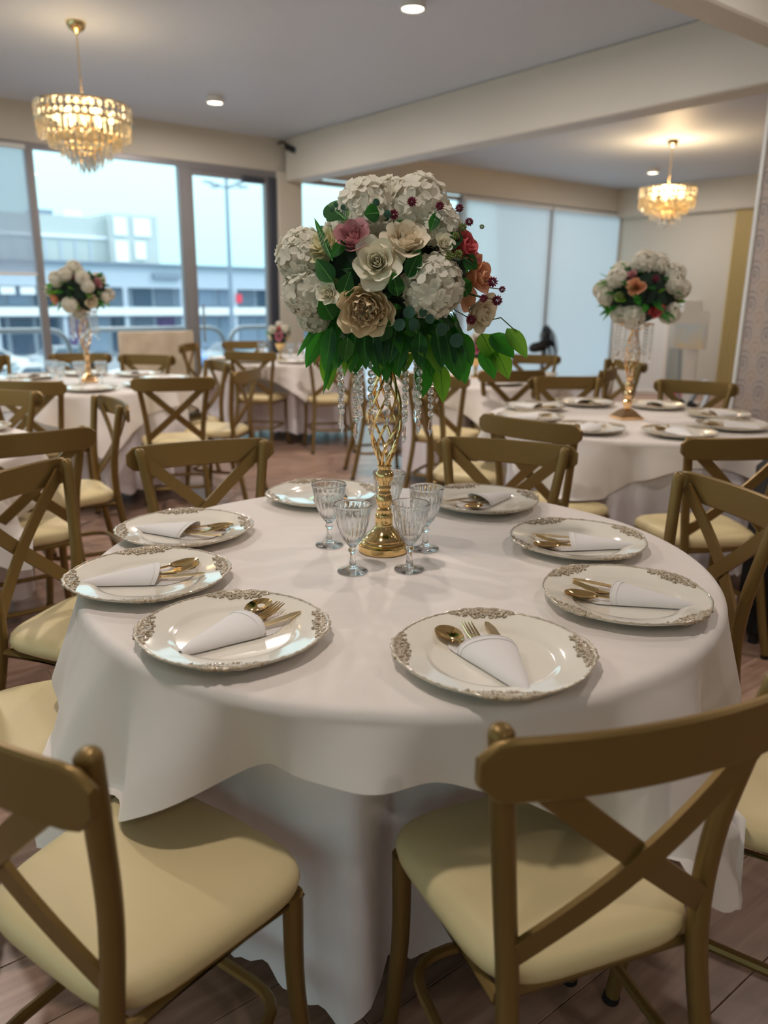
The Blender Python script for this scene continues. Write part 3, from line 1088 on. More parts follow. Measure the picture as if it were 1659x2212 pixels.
for i, (tb, lb, mx, my, nx, ny) in enumerate(CH):
    L_ = hypot(nx, ny)
    nx, ny = nx / L_, ny / L_
    px, py = mx + .232 * nx, my + .232 * ny
    rz = atan2(-nx, ny)
    chairs[tb].append((px, py, nx, ny))
    if i == 0:
        chair0.location = (px, py, 0)
        chair0.rotation_euler = (0, 0, rz)
        chair0['label'] = lb
        chair0['group'] = 'gold crossback chairs'
    else:
        copy_tree(chair0, (px, py, 0), rz, lb, 'gold crossback chairs')

# ================================================================== TABLES AND CLOTHS
TR, TH = 0.722, 0.75


def in_seat(x, y, chs, grow=0.0):
    for (px, py, nx, ny) in chs:
        dx, dy = x - px, y - py
        lx, ly = dx * ny - dy * nx, dx * nx + dy * ny
        if abs(lx) < .212 + grow and SEAT_B - .05 < ly < SEAT_F + .012 + grow:
            return True
    return False


def make_table(key, tname, hi=False, under_label=None, over_label=None, table_label=None, a=0.845, th0=radians(-50), seed=1):
    cx, cy = TABLES[key]
    rnd = random.Random(seed)
    chs = chairs[key]
    N = 300 if hi else 150
    # how far the seats push the hanging cloth in
    rs = []
    for i in range(N):
        t_ = 2 * pi * i / N
        r_ = TR - .012
        while r_ > .40 and in_seat(cx + r_ * cos(t_), cy + r_ * sin(t_), chs, .035):
            r_ -= .01
        rs.append(r_)
    for _ in range(6 if hi else 3):
        rs = [min(rs[i], (rs[i - 1] + rs[i] + rs[(i + 1) % N]) / 3) for i in range(N)]
    ph = [rnd.uniform(0, 6.28) for _ in range(6)]

    def under_r(i, z):
        t_ = 2 * pi * i / N
        d = max(0.0, (TH - z)) / TH
        fold = d ** .8 * (.032 * sin(13 * t_ + ph[0]) + .024 * sin(22 * t_ + ph[1] + .6 * sin(3 * t_)) + .008 * sin(37 * t_ + ph[2]))
        base = TR - .012
        w = min(1.0, max(0.0, (TH - z) / .24))
        w = w * w * (3 - 2 * w)
        push = base - rs[i % N]
        free = max(0.0, 1 - push / .05)
        return base - push * w + fold * (.25 + .75 * free) + .012 * d * free
    tb = thing('banquet_table', table_label, 'table', (cx, cy, 0), 0, 'round banquet tables under cloths')
    MB().lathe([(.690, TH - .035), (.698, TH - .03), (.698, TH - .012), (.690, TH - .008)], 48).obj('table_top', 'wood_dark', tb)
    for k in range(4):
        an = pi / 4 + k * pi / 2 + .3
        r0 = .36
        lg = MB().tube([(r0 * cos(an), r0 * sin(an), TH - .035), (r0 * cos(an), r0 * sin(an), .012)], .016, 8).obj('leg', 'steel', tb)
        MB().tube([(r0 * cos(an), r0 * sin(an), .014), (r0 * cos(an), r0 * sin(an), 0)], .02, 8).obj('foot_cap', 'rubber', lg)
    # under cloth
    b = MB()
    rows = [(.3, 0), (.7, 0), (.97, 0)]
    nz_ = 22 if hi else 12
    vs = [(0, 0, TH - .004)]
    for (k, _) in rows:
        vs += [(k * (TR - .012) * cos(2 * pi * i / N), k * (TR - .012) * sin(2 * pi * i / N), TH - .004) for i in range(N)]
    for j in range(nz_ + 1):
        q = j / nz_
        for i in range(N):
            t_ = 2 * pi * i / N
            hem = .105 + .012 * sin(13 * t_ + ph[0] + 1) + .010 * sin(29 * t_ + ph[3]) + (.006 * sin(61 * t_ + ph[4]) if hi else 0)
            z = (TH - .010) * (1 - q) + hem * q
            r_ = under_r(i, z)
            if hi:
                r_ += .004 * sin(9 * z * 6 + 5 * t_ + ph[5]) * q
            vs.append((r_ * cos(t_), r_ * sin(t_), z))
    fs = [(0, 1 + i, 1 + (i + 1) % N) for i in range(N)]
    for j in range(len(rows) + nz_):
        for i in range(N):
            i2 = (i + 1) % N
            fs.append((1 + j * N + i, 1 + j * N + N + i, 1 + j * N + N + i2, 1 + j * N + i2))
    b.add(vs, fs)
    o = b.obj('under_tablecloth', 'cloth_under', None, angle=0)
    o.location = (cx, cy, 0)
    tag(o, under_label, 'tablecloth', 'round under cloths')
    # square overlay
    b = MB()
    flat = [.18, .4, .62, .8, .92, .962]
    nd = 34 if hi else 18
    zt = TH + .002
    rho = .022
    vs = [(0, 0, zt)]
    for k in flat:
        vs += [(k * TR * cos(2 * pi * i / N), k * TR * sin(2 * pi * i / N), zt) for i in range(N)]
    qh = [rnd.uniform(0, 6.28) for _ in range(4)]
    for j in range(1, nd + 1):
        for i in range(N):
            t_ = 2 * pi * i / N
            psi = t_ - th0
            c4 = max(abs(cos(psi + pi / 4)), abs(sin(psi + pi / 4)))
            L_ = a / c4 - TR
            L_ *= 1 - .10 * exp(-((((psi + pi / 4) % (pi / 2)) - pi / 4) / .05) ** 2)     # rounded corner
            s = L_ * j / nd + .0001
            if s < rho * pi / 2:
                f_ = s / rho
                r_ = TR - .005 - rho + rho * sin(f_) + .005
                z = zt - rho * (1 - cos(f_))
            else:
                s2 = s - rho * pi / 2
                near = exp(-((((psi + pi / 4) % (pi / 2)) - pi / 4) / .22) ** 2)          # 1 at a corner
                lean = .16 + .30 * near
                fold = min(1.25, s2 / .2) * (.046 * sin(11 * t_ + qh[0] + .5 * sin(3 * t_)) + .036 * sin(17 * t_ + qh[1] + .7 * sin(2 * t_)) + .012 * sin(31 * t_ + qh[2])) * (1 - .6 * near)
                r_ = TR + s2 * lean * .8 + fold
                z = zt - rho - s2 * sqrt(max(.2, 1 - (lean * .8) ** 2))
            if z < TH - .01:
                r_ = max(r_, under_r(i, z) + .009)
                x, y = cx + r_ * cos(t_), cy + r_ * sin(t_)
                if z < .500 and in_seat(x, y, chs, .0):
                    z = .4985 + .004 * sin(20 * t_)
                elif z < .56:
                    rr = r_
                    # keep clear of a seat edge
                    for _ in range(10):
                        if z < .50 and in_seat(cx + rr * cos(t_), cy + rr * sin(t_), chs, .006):
                            rr += .004
                        else:
                            break
                    r_ = rr
            vs.append((r_ * cos(t_), r_ * sin(t_), z))
    fs = [(0, 1 + i, 1 + (i + 1) % N) for i in range(N)]
    for j in range(len(flat) - 1 + nd):
        for i in range(N):
            i2 = (i + 1) % N
            fs.append((1 + j * N + i, 1 + j * N + N + i, 1 + j * N + N + i2, 1 + j * N + i2))
    b.add(vs, fs)
    o = b.obj('overlay_tablecloth', 'cloth_top', None, angle=0)
    o.location = (cx, cy, 0)
    tag(o, over_label, 'tablecloth', 'square overlay cloths')


TN = {'main': 'nearest table', 'right': 'right-hand table', 'centre': 'table behind the bouquet', 'far': 'farthest table',
      'window': 'left window table', 'left': 'table at the left edge'}
for i, k in enumerate(TABLES):
    make_table(k, TN[k], k in ('main', 'right'),
               'long lilac white under cloth hanging to the floor around the ' + TN[k],
               'pinkish white square cloth draped over the ' + TN[k],
               'round banquet table hidden under the cloths of the ' + TN[k],
               th0=radians({'main': -50, 'right': -125, 'centre': -80, 'far': -60, 'window': -65, 'left': -20}[k]), seed=3 + i)

# ================================================================== PLATES, NAPKINS, CUTLERY
ZT = TH + .0035


def clus(t_):
    """1 where the rim carries one of its four ornament groups"""
    q = ((t_ + pi / 4) % (pi / 2)) - pi / 4
    return exp(-(q / .33) ** 4)


def make_plate():
    t_ = thing('charger_plate', 'x', 'plate')
    RP = .168
    prof = [(.0, .0), (.098, .0), (.104, .003), (.150, .013), (.1655, .0205), (.1675, .0225), (.165, .0238), (.158, .0222), (.150, .0200),
            (.122, .0155), (.113, .0125), (.107, .0085), (.102, .0072), (.05, .0070), (.0, .0070)]
    n_ = 96

    def md(r_, z, a):
        return r_ * (1 + (r_ / RP) ** 8 * (.034 * clus(a) + .010 * clus(a) * cos(36 * a)))
    b = MB()
    vs, fs = [], []
    for (r_, z) in prof[1:-1]:
        for k in range(n_):
            a = 2 * pi * k / n_
            q = md(r_, z, a)
            vs.append((q * cos(a), q * sin(a), z))
    m = len(prof) - 2
    for i in range(m - 1):
        for k in range(n_):
            k2 = (k + 1) % n_
            fs.append((i * n_ + k, i * n_ + k2, i * n_ + n_ + k2, i * n_ + n_ + k))
    fs.append(tuple(range(n_ - 1, -1, -1)))
    fs.append(tuple((m - 1) * n_ + k for k in range(n_)))
    b.add(vs, fs)
    b.obj('dish', 'plate', t_, angle=60)
    # relief rim: rope edge, scrolls and beads in four groups
    rn = random.Random(5)
    o = MB()
    pts = []
    for k in range(144):
        a = 2 * pi * k / 144
        r_ = md(.1655, 0, a) + .0006 * cos(72 * a)
        pts.append((r_ * cos(a), r_ * sin(a), .0236 + .0006 * sin(36 * a)))
    o.tube(pts, [.0018 + .0020 * clus(2 * pi * k / 144) + .0006 * (k % 2) for k in range(144)], 5, closed=True)

    def scroll(ca, cr, rad, start, turn, sgn, w):
        q = []
        n2 = 11
        for i in range(n2):
            f_ = i / (n2 - 1)
            rr = rad * (1 - .75 * f_)
            th = start + sgn * turn * f_
            q.append((rr * cos(th), rr * sin(th)))
        out = []
        for (x, y) in q:
            r_ = cr + x
            a = ca + y / cr
            z = .0222 - (.165 - min(r_, .17)) * .16 + .0012
            out.append((r_ * cos(a), r_ * sin(a), max(z, .017)))
        o.tube(out, [w * (1 - .35 * i / (n2 - 1)) for i in range(n2)], 5)
    for g in range(4):
        c = g * pi / 2
        for k in range(17):
            da = (k - 8) / 8 * .36
            w = 1 - abs(da) / .40
            r_ = md(.1655, 0, c + da)
            scroll(c + da, r_ - .004 - .003 * rn.random(), .0065 + .003 * w, rn.uniform(0, 6), rn.uniform(3.5, 5.5), rn.choice((-1, 1)), .0024 + .0010 * w)
            if w > .25:
                scroll(c + da + .012, r_ - .013 - .003 * rn.random(), .0055 + .003 * w, rn.uniform(0, 6), 4.5, rn.choice((-1, 1)), .0020 + .0007 * w)
            if w > .55:
                scroll(c + da, r_ - .022 - .003 * rn.random(), .006, rn.uniform(0, 6), 4.2, rn.choice((-1, 1)), .0019)
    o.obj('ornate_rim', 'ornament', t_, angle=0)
    return t_


def make_spoon():
    t_ = thing('dessert_spoon', 'x', 'spoon')

    def bowl(u, v):
        a = 2 * pi * u
        r_ = v
        y = .034 * r_ * sin(a)
        x = .0225 * r_ * cos(a) * (1 + .12 * sin(a))
        return (x, .075 + y, .0095 - .0085 * (1 - r_ * r_) + .002 * sin(a) * r_)
    b = MB()
    b.grid(lambda u, v: bowl(u, max(.02, v)), 28, 8, True)
    b.grid(lambda u, v: tuple(Vector(bowl(u, max(.02, v))) - Vector((0, 0, .0012))), 28, 8, True)
    b.obj('bowl', 'gold', t_, angle=60)
    b = MB()
    b.tube(spline([(0, .047, .0085), (0, .03, .006), (0, -.02, .004), (0, -.09, .0035)], 4), [.0026] * 12 + [.004], 8)
    b.obj('handle', 'gold', t_)
    return t_


def make_fork():
    t_ = thing('dinner_fork', 'x', 'fork')
    zf = lambda y: .004 + .006 * ((y - .03) / .06) ** 2 + (.0 if y < .05 else .002 * ((y - .05) / .05))
    for k in range(4):
        x = (k - 1.5) * .0062
        b = MB()
        b.tube(spline([(x * .95, .056, zf(.056)), (x, .075, zf(.075)), (x * .98, .108, zf(.108) + .002)], 4), [.0021] * 6 + [.0017, .0013, .0008], 6)
        b.obj('tine', 'gold', t_)
    b = MB()

    def body(u, v):
        y = .028 + .032 * v
        w = .0028 + .0092 * min(1, (v * 1.25)) ** .7
        x = (u * 2 - 1) * w
        return (x, y, zf(y) + .0012 * (1 - (u * 2 - 1) ** 2))
    b.grid(body, 9, 7)
    b.grid(lambda u, v: tuple(Vector(body(u, v)) - Vector((0, 0, .0016))), 9, 7)
    b.obj('shoulder', 'gold', t_)
    b = MB()
    b.tube(spline([(0, .03, zf(.03)), (0, -.02, .004), (0, -.09, .0035)], 4), [.0026] * 8 + [.004], 8)
    b.obj('handle', 'gold', t_)
    return t_


def make_knife():
    t_ = thing('table_knife', 'x', 'knife')
    b = MB()
    pts = [(-.004, .0), (.004, .0), (.0075, .012), (.0105, .05), (.0095, .085), (.004, .108), (-.002, .112), (-.0065, .100), (-.0055, .05), (-.0045, .012)]
    n_ = len(pts)
    vs = [(x, y, .006 + .05 * y * .3) for (x, y) in pts] + [(x, y, .0075 + .05 * y * .3) for (x, y) in pts]
    fs = [tuple(range(n_ - 1, -1, -1)), tuple(range(n_, 2 * n_))] + [(i, (i + 1) % n_, n_ + (i + 1) % n_, n_ + i) for i in range(n_)]
    b.add(vs, fs)
    b.obj('blade', 'gold_pale', t_, angle=30)
    b = MB()
    b.tube([(0, .004, .0068), (0, -.03, .006), (0, -.09, .005)], [.0036, .0045, .0055], 8)
    b.obj('handle', 'gold_pale', t_)
    return t_


def make_napkin():
    """cone shaped pocket fold: tip at -y, open end at +y, a flap of the back layer under the cutlery"""
    t_ = thing('folded_napkin', 'x', 'napkin')
    n_ = 26

    def pocket(u, v, off=0.0):
        y = -.125 + .155 * v
        w = .006 + (.046 * v ** .85)
        h = .007 + (.019 * v ** .8)
        a = pi * (1 - u)
        x = w * cos(a) * (1 + .02 * sin(9 * v))
        z = .0022 + h * sin(a) ** .8 * (1 + .06 * sin(5 * v + 2 * u)) if 0 < u < 1 else .0022
        lip = .012 * (1 - (2 * u - 1) ** 2) if v > .99 else .012 * v ** 6 * (1 - (2 * u - 1) ** 2)
        return (x * (1 + off), y + lip - .014 * u * v, z - off * .03)
    b = MB()
    b.grid(lambda u, v: pocket(u, v), n_, 16)
    # rolled hem at the mouth and inner layer
    hem = [Vector(pocket(i / (n_ - 1), 1.0)) for i in range(n_)]
    b.tube(hem, .0013, 6)
    hem2 = [Vector(pocket(i / (n_ - 1), .945)) + Vector((0, 0, .0006)) for i in range(n_)]
    b.tube(hem2, .0009, 6)
    b.grid(lambda u, v: (pocket(u, 1 - .4 * v)[0] * .94, pocket(u, 1 - .4 * v)[1], .0022 + (pocket(u, 1 - .4 * v)[2] - .0022) * .90), n_, 5)
    b.obj('pocket', 'napkin', t_, angle=0)
    b = MB()

    def flap(u, v):
        y = -.12 + .228 * v
        wl = -.010 - .048 * min(1, v * 1.35) + max(0, v - .80) * .10
        wr = .010 + .046 * min(1, v * 1.35) - max(0, v - .80) * .10
        x = wl + (wr - wl) * u
        return (x, y + .014 * sin(pi * u) * v - .02 * u * v, .0012 + .0016 * sin(8 * u + 3 * v) * v + .004 * max(0, v - .8))
    b.grid(flap, 14, 14)
    b.grid(lambda u, v: tuple(Vector(flap(u, v)) - Vector((0, 0, .0011))), 14, 14)
    b.obj('back_layer', 'napkin', t_, angle=0)
    return t_


plate0, spoon0, fork0, knife0, napkin0 = make_plate(), make_spoon(), make_fork(), make_knife(), make_napkin()
first = {'plate': True, 'spoon': True, 'fork': True, 'knife': True, 'napkin': True}
proto = {'plate': plate0, 'spoon': spoon0, 'fork': fork0, 'knife': knife0, 'napkin': napkin0}


def put(kind, loc, rz, label, group):
    if first[kind]:
        first[kind] = False
        o = proto[kind]
        o.location = loc
        o.rotation_euler = (0, 0, rz)
        o['label'] = label
        o['group'] = group
        return o
    return copy_tree(proto[kind], loc, rz, label, group)


def setting(x, y, ang, where, prot=None, cutlery=True, spread=1.0, off=(0, 0)):
    """ang: direction from the napkin tip to the cutlery heads"""
    put('plate', (x, y, ZT), (prot if prot is not None else .3), 'ivory charger plate at ' + where, 'ornate ivory charger plates')
    rz = ang - pi / 2
    cx, cy = x + off[0], y + off[1]
    zb = ZT + .0078
    put('napkin', (cx, cy, zb), rz, 'white folded napkin at ' + where, 'folded white napkins')
    if not cutlery:
        return
    d = Vector((cos(ang), sin(ang), 0))
    s = Vector((sin(ang), -cos(ang), 0))
    for kind, sx, dy, tw, nm in (('spoon', -.028, .018, .20, 'gold spoon'), ('fork', -.001, .008, .02, 'gold fork'), ('knife', .024, .014, -.16, 'gold knife')):
        q = Vector((cx, cy, 0)) + s * (sx * spread) + d * dy
        put(kind, (q.x, q.y, zb + .0035), rz + tw * spread, nm + ' in the napkin at ' + where, kind + 's of the place settings')


W_ = 'the {} place of the nearest table'
setting(-.268, 1.296, radians(52), W_.format('front left'), .12, off=(.004, .006))
setting(-.502, 1.572, radians(22), W_.format('leftmost'), .35, off=(-.012, 0))
setting(-.511, 1.918, radians(-8), W_.format('back left'), .3, off=(-.01, -.006))
setting(-.188, 2.304, radians(-100), 'the place behind the glasses on the nearest table', .4, off=(.03, .02))
setting(.291, 2.254, radians(-140), W_.format('back right'), .3, off=(.012, .012))
setting(.485, 1.864, radians(173), W_.format('upper right'), .35, off=(.01, -.02))
setting(.494, 1.489, radians(157), W_.format('rightmost'), .6, off=(.01, -.002))
setting(.188, 1.214, radians(107), W_.format('front right'), .0, off=(0, -.008))

DIRS = ['right', 'back right', 'back', 'back left', 'left', 'front left', 'front', 'front right']
for key, a0, full, only in (('right', 10, True, range(8)), ('window', 22, False, range(8)), ('centre', 15, False, (4, 5, 6, 7, 0)), ('far', 20, False, (4, 5, 6, 7, 0)), ('left', 12, False, (0, 1, 7))):
    cx, cy = TABLES[key]
    for k in only:
        an = radians(a0 + 45 * k)
        x, y = cx + .525 * cos(an), cy + .525 * sin(an)
        setting(x, y, an + pi + .25 * sin(3.1 * k), 'the {} place of the {}'.format(DIRS[k], TN[key]), .4 + .3 * k, cutlery=full)

# ================================================================== STEMWARE
def make_glass():
    t_ = thing('stem_glass', 'x', 'glass')
    nseg = 100
    NF = 20

    def fl(r_, z, a):
        if .062 < z < .148 and r_ > .012:
            k = min(1, (z - .062) / .02, (.148 - z) / .006)
            return r_ * (1 - .055 * k * (abs(sin(NF * a / 2)) ** 1.0))
        return r_
    out = [(.0335, 0), (.0345, .0012), (.033, .0035), (.022, .0065), (.010, .011), (.0078, .016), (.0066, .028), (.0058, .040), (.0064, .0445), (.0098, .048), (.0102, .0515),
           (.0080, .0555), (.0074, .058), (.0125, .064), (.020, .074), (.0285, .090), (.0345, .108), (.0385, .128), (.0412, .146), (.0424, .152), (.0428, .156), (.0420, .1575)]
    inn = [(.0402, .1565), (.0395, .152), (.0380, .140), (.0355, .126), (.0315, .108), (.0255, .091), (.0180, .078), (.0100, .0715), (.002, .0705)]
    b = MB()
    b.lathe(out, nseg, mod=fl, cap0=True, cap1=False)
    nn = len(b.v)
    b2 = MB().lathe(inn, nseg, cap0=False, cap1=True)
    base = len(b.v)
    b.add(b2.v, b2.f)
    lo = (len(out) - 1) * nseg
    b.f += [(lo + k, lo + (k + 1) % nseg, base + (k + 1) % nseg, base + k) for k in range(nseg)]
    b.obj('goblet', 'glass', t_, angle=50)
    return t_


glass0 = make_glass()
GL = [(-.135, 1.848, 'fluted stem glass at the left rear of the vase on the nearest table'),
      (-.069, 1.658, 'fluted stem glass at the left front of the vase on the nearest table'),
      (.059, 1.674, 'fluted stem glass at the right front of the vase on the nearest table'),
      (.102, 1.828, 'fluted stem glass at the right rear of the vase on the nearest table'),
      (.012, 1.985, 'fluted stem glass directly behind the vase on the nearest table'),
      (-2.27, 5.36, 'stem glass furthest left on the left window table'),
      (-2.17, 5.24, 'stem glass second from left on the left window table'),
      (-2.06, 5.30, 'stem glass just left of the vase on the left window table'),
      (-1.93, 5.34, 'stem glass right of the vase on the left window table'),
      (-1.2, 7.68, 'stem glass left of the small bouquet on the farthest table'),
      (-.92, 7.66, 'stem glass just right of the small bouquet on the farthest table'),
      (-.82, 7.78, 'stem glass furthest right on the farthest table'),
      (.86, 6.06, 'stem glass right of the vase on the table behind the bouquet'),
      (.95, 6.2, 'stem glass furthest right on the table behind the bouquet'),
      (.55, 6.04, 'stem glass left of the vase on the table behind the bouquet')]
for i, (x, y, lb) in enumerate(GL):
    if i == 0:
        glass0.location = (x, y, ZT)
        glass0['label'] = lb
        glass0['group'] = 'fluted stem glasses'
    else:
        copy_tree(glass0, (x, y, ZT), .4 * i, lb, 'fluted stem glasses')

# ================================================================== VASE STANDS
bead_me = MB().lathe([(.0006, -.0078), (.0040, -.0066), (.0068, -.0022), (.0068, .0022), (.0040, .0066), (.0006, .0078)], 8).mesh('bead', 'crystal', False)
drop_me = MB().lathe([(.0008, -.040), (.0030, -.034), (.0062, -.025), (.0030, -.004), (.0012, 0)], 6).mesh('drop', 'crystal', False)


def make_stand(name, label, x, y, hi, square=False, m='gold'):
    t_ = thing(name, label, 'vase stand', (x, y, ZT), .2)
    if square:
        b = MB()
        vs = []
        for (w, z) in ((.062, 0), (.064, .012), (.056, .016), (.034, .040), (.017, .052)):
            for (sx, sy) in ((1, 1), (-1, 1), (-1, -1), (1, -1)):
                vs.append((w * sx, w * sy, z))
        fs = [(3, 2, 1, 0), (16, 17, 18, 19)]
        for j in range(4):
            for k in range(4):
                fs.append((j * 4 + k, j * 4 + (k + 1) % 4, j * 4 + 4 + (k + 1) % 4, j * 4 + 4 + k))
        b.add(vs, fs)
        b.obj('base', m, t_, False)
        prof = [(.016, .05), (.018, .06), (.024, .075), (.024, .090), (.014, .10), (.020, .112), (.023, .125), (.020, .138), (.014, .146), (.020, .158), (.024, .172), (.018, .186), (.013, .196), (.019, .208), (.020, .218)]
        MB().lathe(prof, 28).obj('column', m, t_)
    else:
        base = [(.060, 0), (.0615, .002), (.0615, .016), (.058, .0185), (.0535, .020), (.0545, .023), (.052, .027), (.049, .0285), (.0495, .031), (.046, .036), (.038, .043), (.028, .052), (.0225, .060), (.0212, .064)]
        MB().lathe(base, 48).obj('base', m, t_, angle=35)
        prof = [(.0212, .062), (.0218, .066), (.0205, .069), (.0216, .072), (.0216, .088), (.0208, .092), (.0180, .0945), (.0188, .098), (.0190, .103), (.0165, .1065), (.0140, .1085),
                (.0160, .112), (.0190, .119), (.0200, .127), (.0188, .135), (.0160, .141), (.0168, .144), (.0150, .1475), (.0130, .150), (.0152, .153), (.0165, .157), (.0150, .161), (.0128, .1635),
                (.0140, .167), (.0175, .173), (.0210, .180), (.0222, .187), (.0208, .194), (.0165, .200), (.0145, .2025), (.0152, .206), (.0172, .2085), (.0182, .2105), (.0170, .2125), (.0120, .213)]
        MB().lathe(prof, 36).obj('column', m, t_, angle=35)
    # twisted wire cage
    z0, z1 = .208, .455
    nr = 8
    for k in range(nr):
        pts = []
        for i in range(25):
            q = i / 24
            rr = .010 + .029 * (sin(pi * min(1, q * 1.02)) ** 1.25) * (1 - .18 * q) + .003 * q
            if q < .4:
                rr = .010 + .029 * (sin(pi * q * 1.02) ** 1.1)
            a = 2 * pi * k / nr + 3.3 * q
            pts.append((rr * cos(a), rr * sin(a), z0 + (z1 - z0) * q))
        MB().tube(pts, .0034, 7 if hi else 5).obj('twisted_rod', m, t_)
    # crystal dish: ring with strands
    b = MB()
    RS = .105 if hi else .092
    b.tube([(RS * cos(2 * pi * k / 36), RS * sin(2 * pi * k / 36), .482) for k in range(36)], .003, 6, closed=True)
    b.tube([(.03 * cos(2 * pi * k / 16), .03 * sin(2 * pi * k / 16), .455) for k in range(16)], .004, 6, closed=True)
    for k in range(6):
        a = 2 * pi * k / 6
        b.tube([(.02 * cos(a), .02 * sin(a), .452), (RS * cos(a), RS * sin(a), .482)], .0025, 5)
    b.obj('crystal_ring', m, t_)
    ns = 17
    for k in range(ns):
        a = 2 * pi * k / ns + .13
        r_ = RS if k % 3 else RS * .72
        cx, cy = r_ * cos(a), r_ * sin(a)
        nb = 7 + (k * 5) % 3
        zt_ = .480
        if hi:
            st = MB().tube([(cx, cy, zt_), (cx, cy, zt_ - nb * .0168 - .006)], .0004, 4).obj('crystal_strand', 'wire', t_)
            for q in range(nb):
                o = link('bead', bead_me, st)
                o.location = (cx, cy, zt_ - .010 - q * .0168)
                o.rotation_euler = (0, 0, random.uniform(0, 3))
            o = link('drop', drop_me, st)
            o.location = (cx, cy, zt_ - .006 - nb * .0168)
        else:
            b = MB()
            for q in range(nb):
                z = zt_ - .010 - q * .0168
                b.lathe([(.0006, z - .0078), (.0062, z - .003), (.0062, z + .003), (.0006, z + .0078)], 6, cx, cy)
            z = zt_ - .006 - nb * .0168
            b.lathe([(.0008, z - .040), (.0062, z - .025), (.0012, z)], 6, cx, cy)
            b.obj('crystal_strand', 'crystal', t_, False)
    return t_


make_stand('candelabra_stand', 'tall gold twisted wire stand with hanging crystals on the nearest table', 0.0, 1.815, True)
make_stand('candelabra_stand', 'rose gold twisted stand with square base on the right-hand table', 1.262, 4.066, False, True, 'gold_rose')
make_stand('candelabra_stand', 'gold twisted stand with crystals on the left window table', -2.078, 5.50, False, False, 'gold_rose')


# ================================================================== FLOWERS
def petal(b, r0, L, f0, f1, span, a0, wav=0.0, ph=0.0, nu=8, nv=7, zoff=0.0, pw=1.0):
    """sheet that leaves the axis at radius r0; its lean from upright goes from f0 to f1 along its length L"""
    prof = [(r0, 0.0)]
    K = 12
    for i in range(K):
        t_ = (i + .5) / K
        f_ = f0 + (f1 - f0) * t_ ** pw
        r_, z = prof[-1]
        prof.append((r_ + L / K * sin(f_), z + L / K * cos(f_)))

    def at(q):
        q = max(0.0, min(.9999, q)) * K
        i = int(q)
        t_ = q - i
        return (prof[i][0] * (1 - t_) + prof[i + 1][0] * t_, prof[i][1] * (1 - t_) + prof[i + 1][1] * t_)

    def fn(u, v):
        s = 2 * u - 1
        q = v * (1 - .20 * abs(s) ** 2.4 * v)
        r_, z = at(q)
        w = span * (sin(pi * (.14 + .76 * v)) ** .38)
        if v > .5:
            z += wav * sin(4.5 * s + ph) * (v - .5) * 2
            r_ += wav * cos(5.5 * s + ph * 1.7) * (v - .5) * 2
        a = a0 + s * w
        return (r_ * cos(a), r_ * sin(a), z + zoff)
    b.grid(fn, nu, nv)


def rose_mesh(name, m, opening=1.0, n=19, seed=1):
    rn = random.Random(seed)
    b = MB()
    for i in range(n):
        q = i / (n - 1)
        a0 = i * 2.399 + rn.uniform(-.15, .15)
        r0 = .03 + .17 * q
        f0 = -.05 + .80 * q ** 1.2
        f1 = -.20 + .2 * q + (1.75 * q ** 2.6) * opening
        span = 1.7 - .80 * q
        petal(b, r0, .78 + .14 * q, f0 * (.6 + .4 * opening), f1, span, a0, .008 + .022 * q, rn.uniform(0, 6), 11, 9, -.52 + .02 * rn.random() - .06 * q, 1.6)
    return b.mesh(name, m, True)


def peony_mesh(name, m):
    rn = random.Random(3)
    b = MB()
    for i in range(34):                      # ruffled heart
        q = i / 33
        petal(b, .04 + .30 * q, .55 + .15 * rn.random(), rn.uniform(-.1, .5), rn.uniform(-.5, .9), .75 - .35 * q, i * 2.399 + rn.uniform(-.3, .3), .07, rn.uniform(0, 6), 7, 6, -.38)
    for i in range(26):                      # cupped outer petals
        q = i / 25
        petal(b, .16 + .10 * q, .88 + .16 * q, .55 + .75 * q, -.35 + .75 * q, .78 - .18 * q, i * 2.399 + rn.uniform(-.2, .2), .035, rn.uniform(0, 6), 10, 7, -.46 - .05 * q)
    return b.mesh(name, m, True)


def hydrangea_mesh(name, m, n=66, seed=2):
    rn = random.Random(seed)
    b = MB()
    for i in range(n):
        z = 1 - 1.72 * (i + .5) / n
        r_ = sqrt(max(0, 1 - z * z))
        a = i * 2.399963
        N_ = Vector((r_ * cos(a), r_ * sin(a), z))
        N_ = (N_ + Vector((rn.uniform(-.25, .25), rn.uniform(-.25, .25), rn.uniform(-.25, .25)))).normalized()
        c = N_ * (.86 + .14 * rn.random())
        X = N_.cross(Vector((.3, .2, .9))).normalized()
        Y = N_.cross(X)
        rot = rn.uniform(0, 6.28)
        sz = .36 * rn.uniform(.85, 1.25)
        for k in range(4):
            t_ = rot + k * pi / 2
            D = X * cos(t_) + Y * sin(t_)
            T = X * -sin(t_) + Y * cos(t_)
            up = rn.uniform(.02, .16)
            vs = [c, c + D * sz * .42 - T * sz * .40 + N_ * up * .4, c + D * sz * .50 + N_ * (up * .2), c + D * sz * .42 + T * sz * .40 + N_ * up * .4,
                  c + D * sz * .92 - T * sz * .34 + N_ * up * .8, c + D * sz * 1.05 + N_ * up * .5, c + D * sz * .92 + T * sz * .34 + N_ * up * .8]
            b.add(vs, [(0, 1, 2), (0, 2, 3), (1, 4, 5, 2), (2, 5, 6, 3)])
    b.grid(lambda u, v: (.80 * sin(pi * (.01 + .98 * v)) * cos(2 * pi * u), .80 * sin(pi * (.01 + .98 * v)) * sin(2 * pi * u), .80 * cos(pi * (.01 + .98 * v))), 12, 8, True)
    return b.mesh(name, m, True)


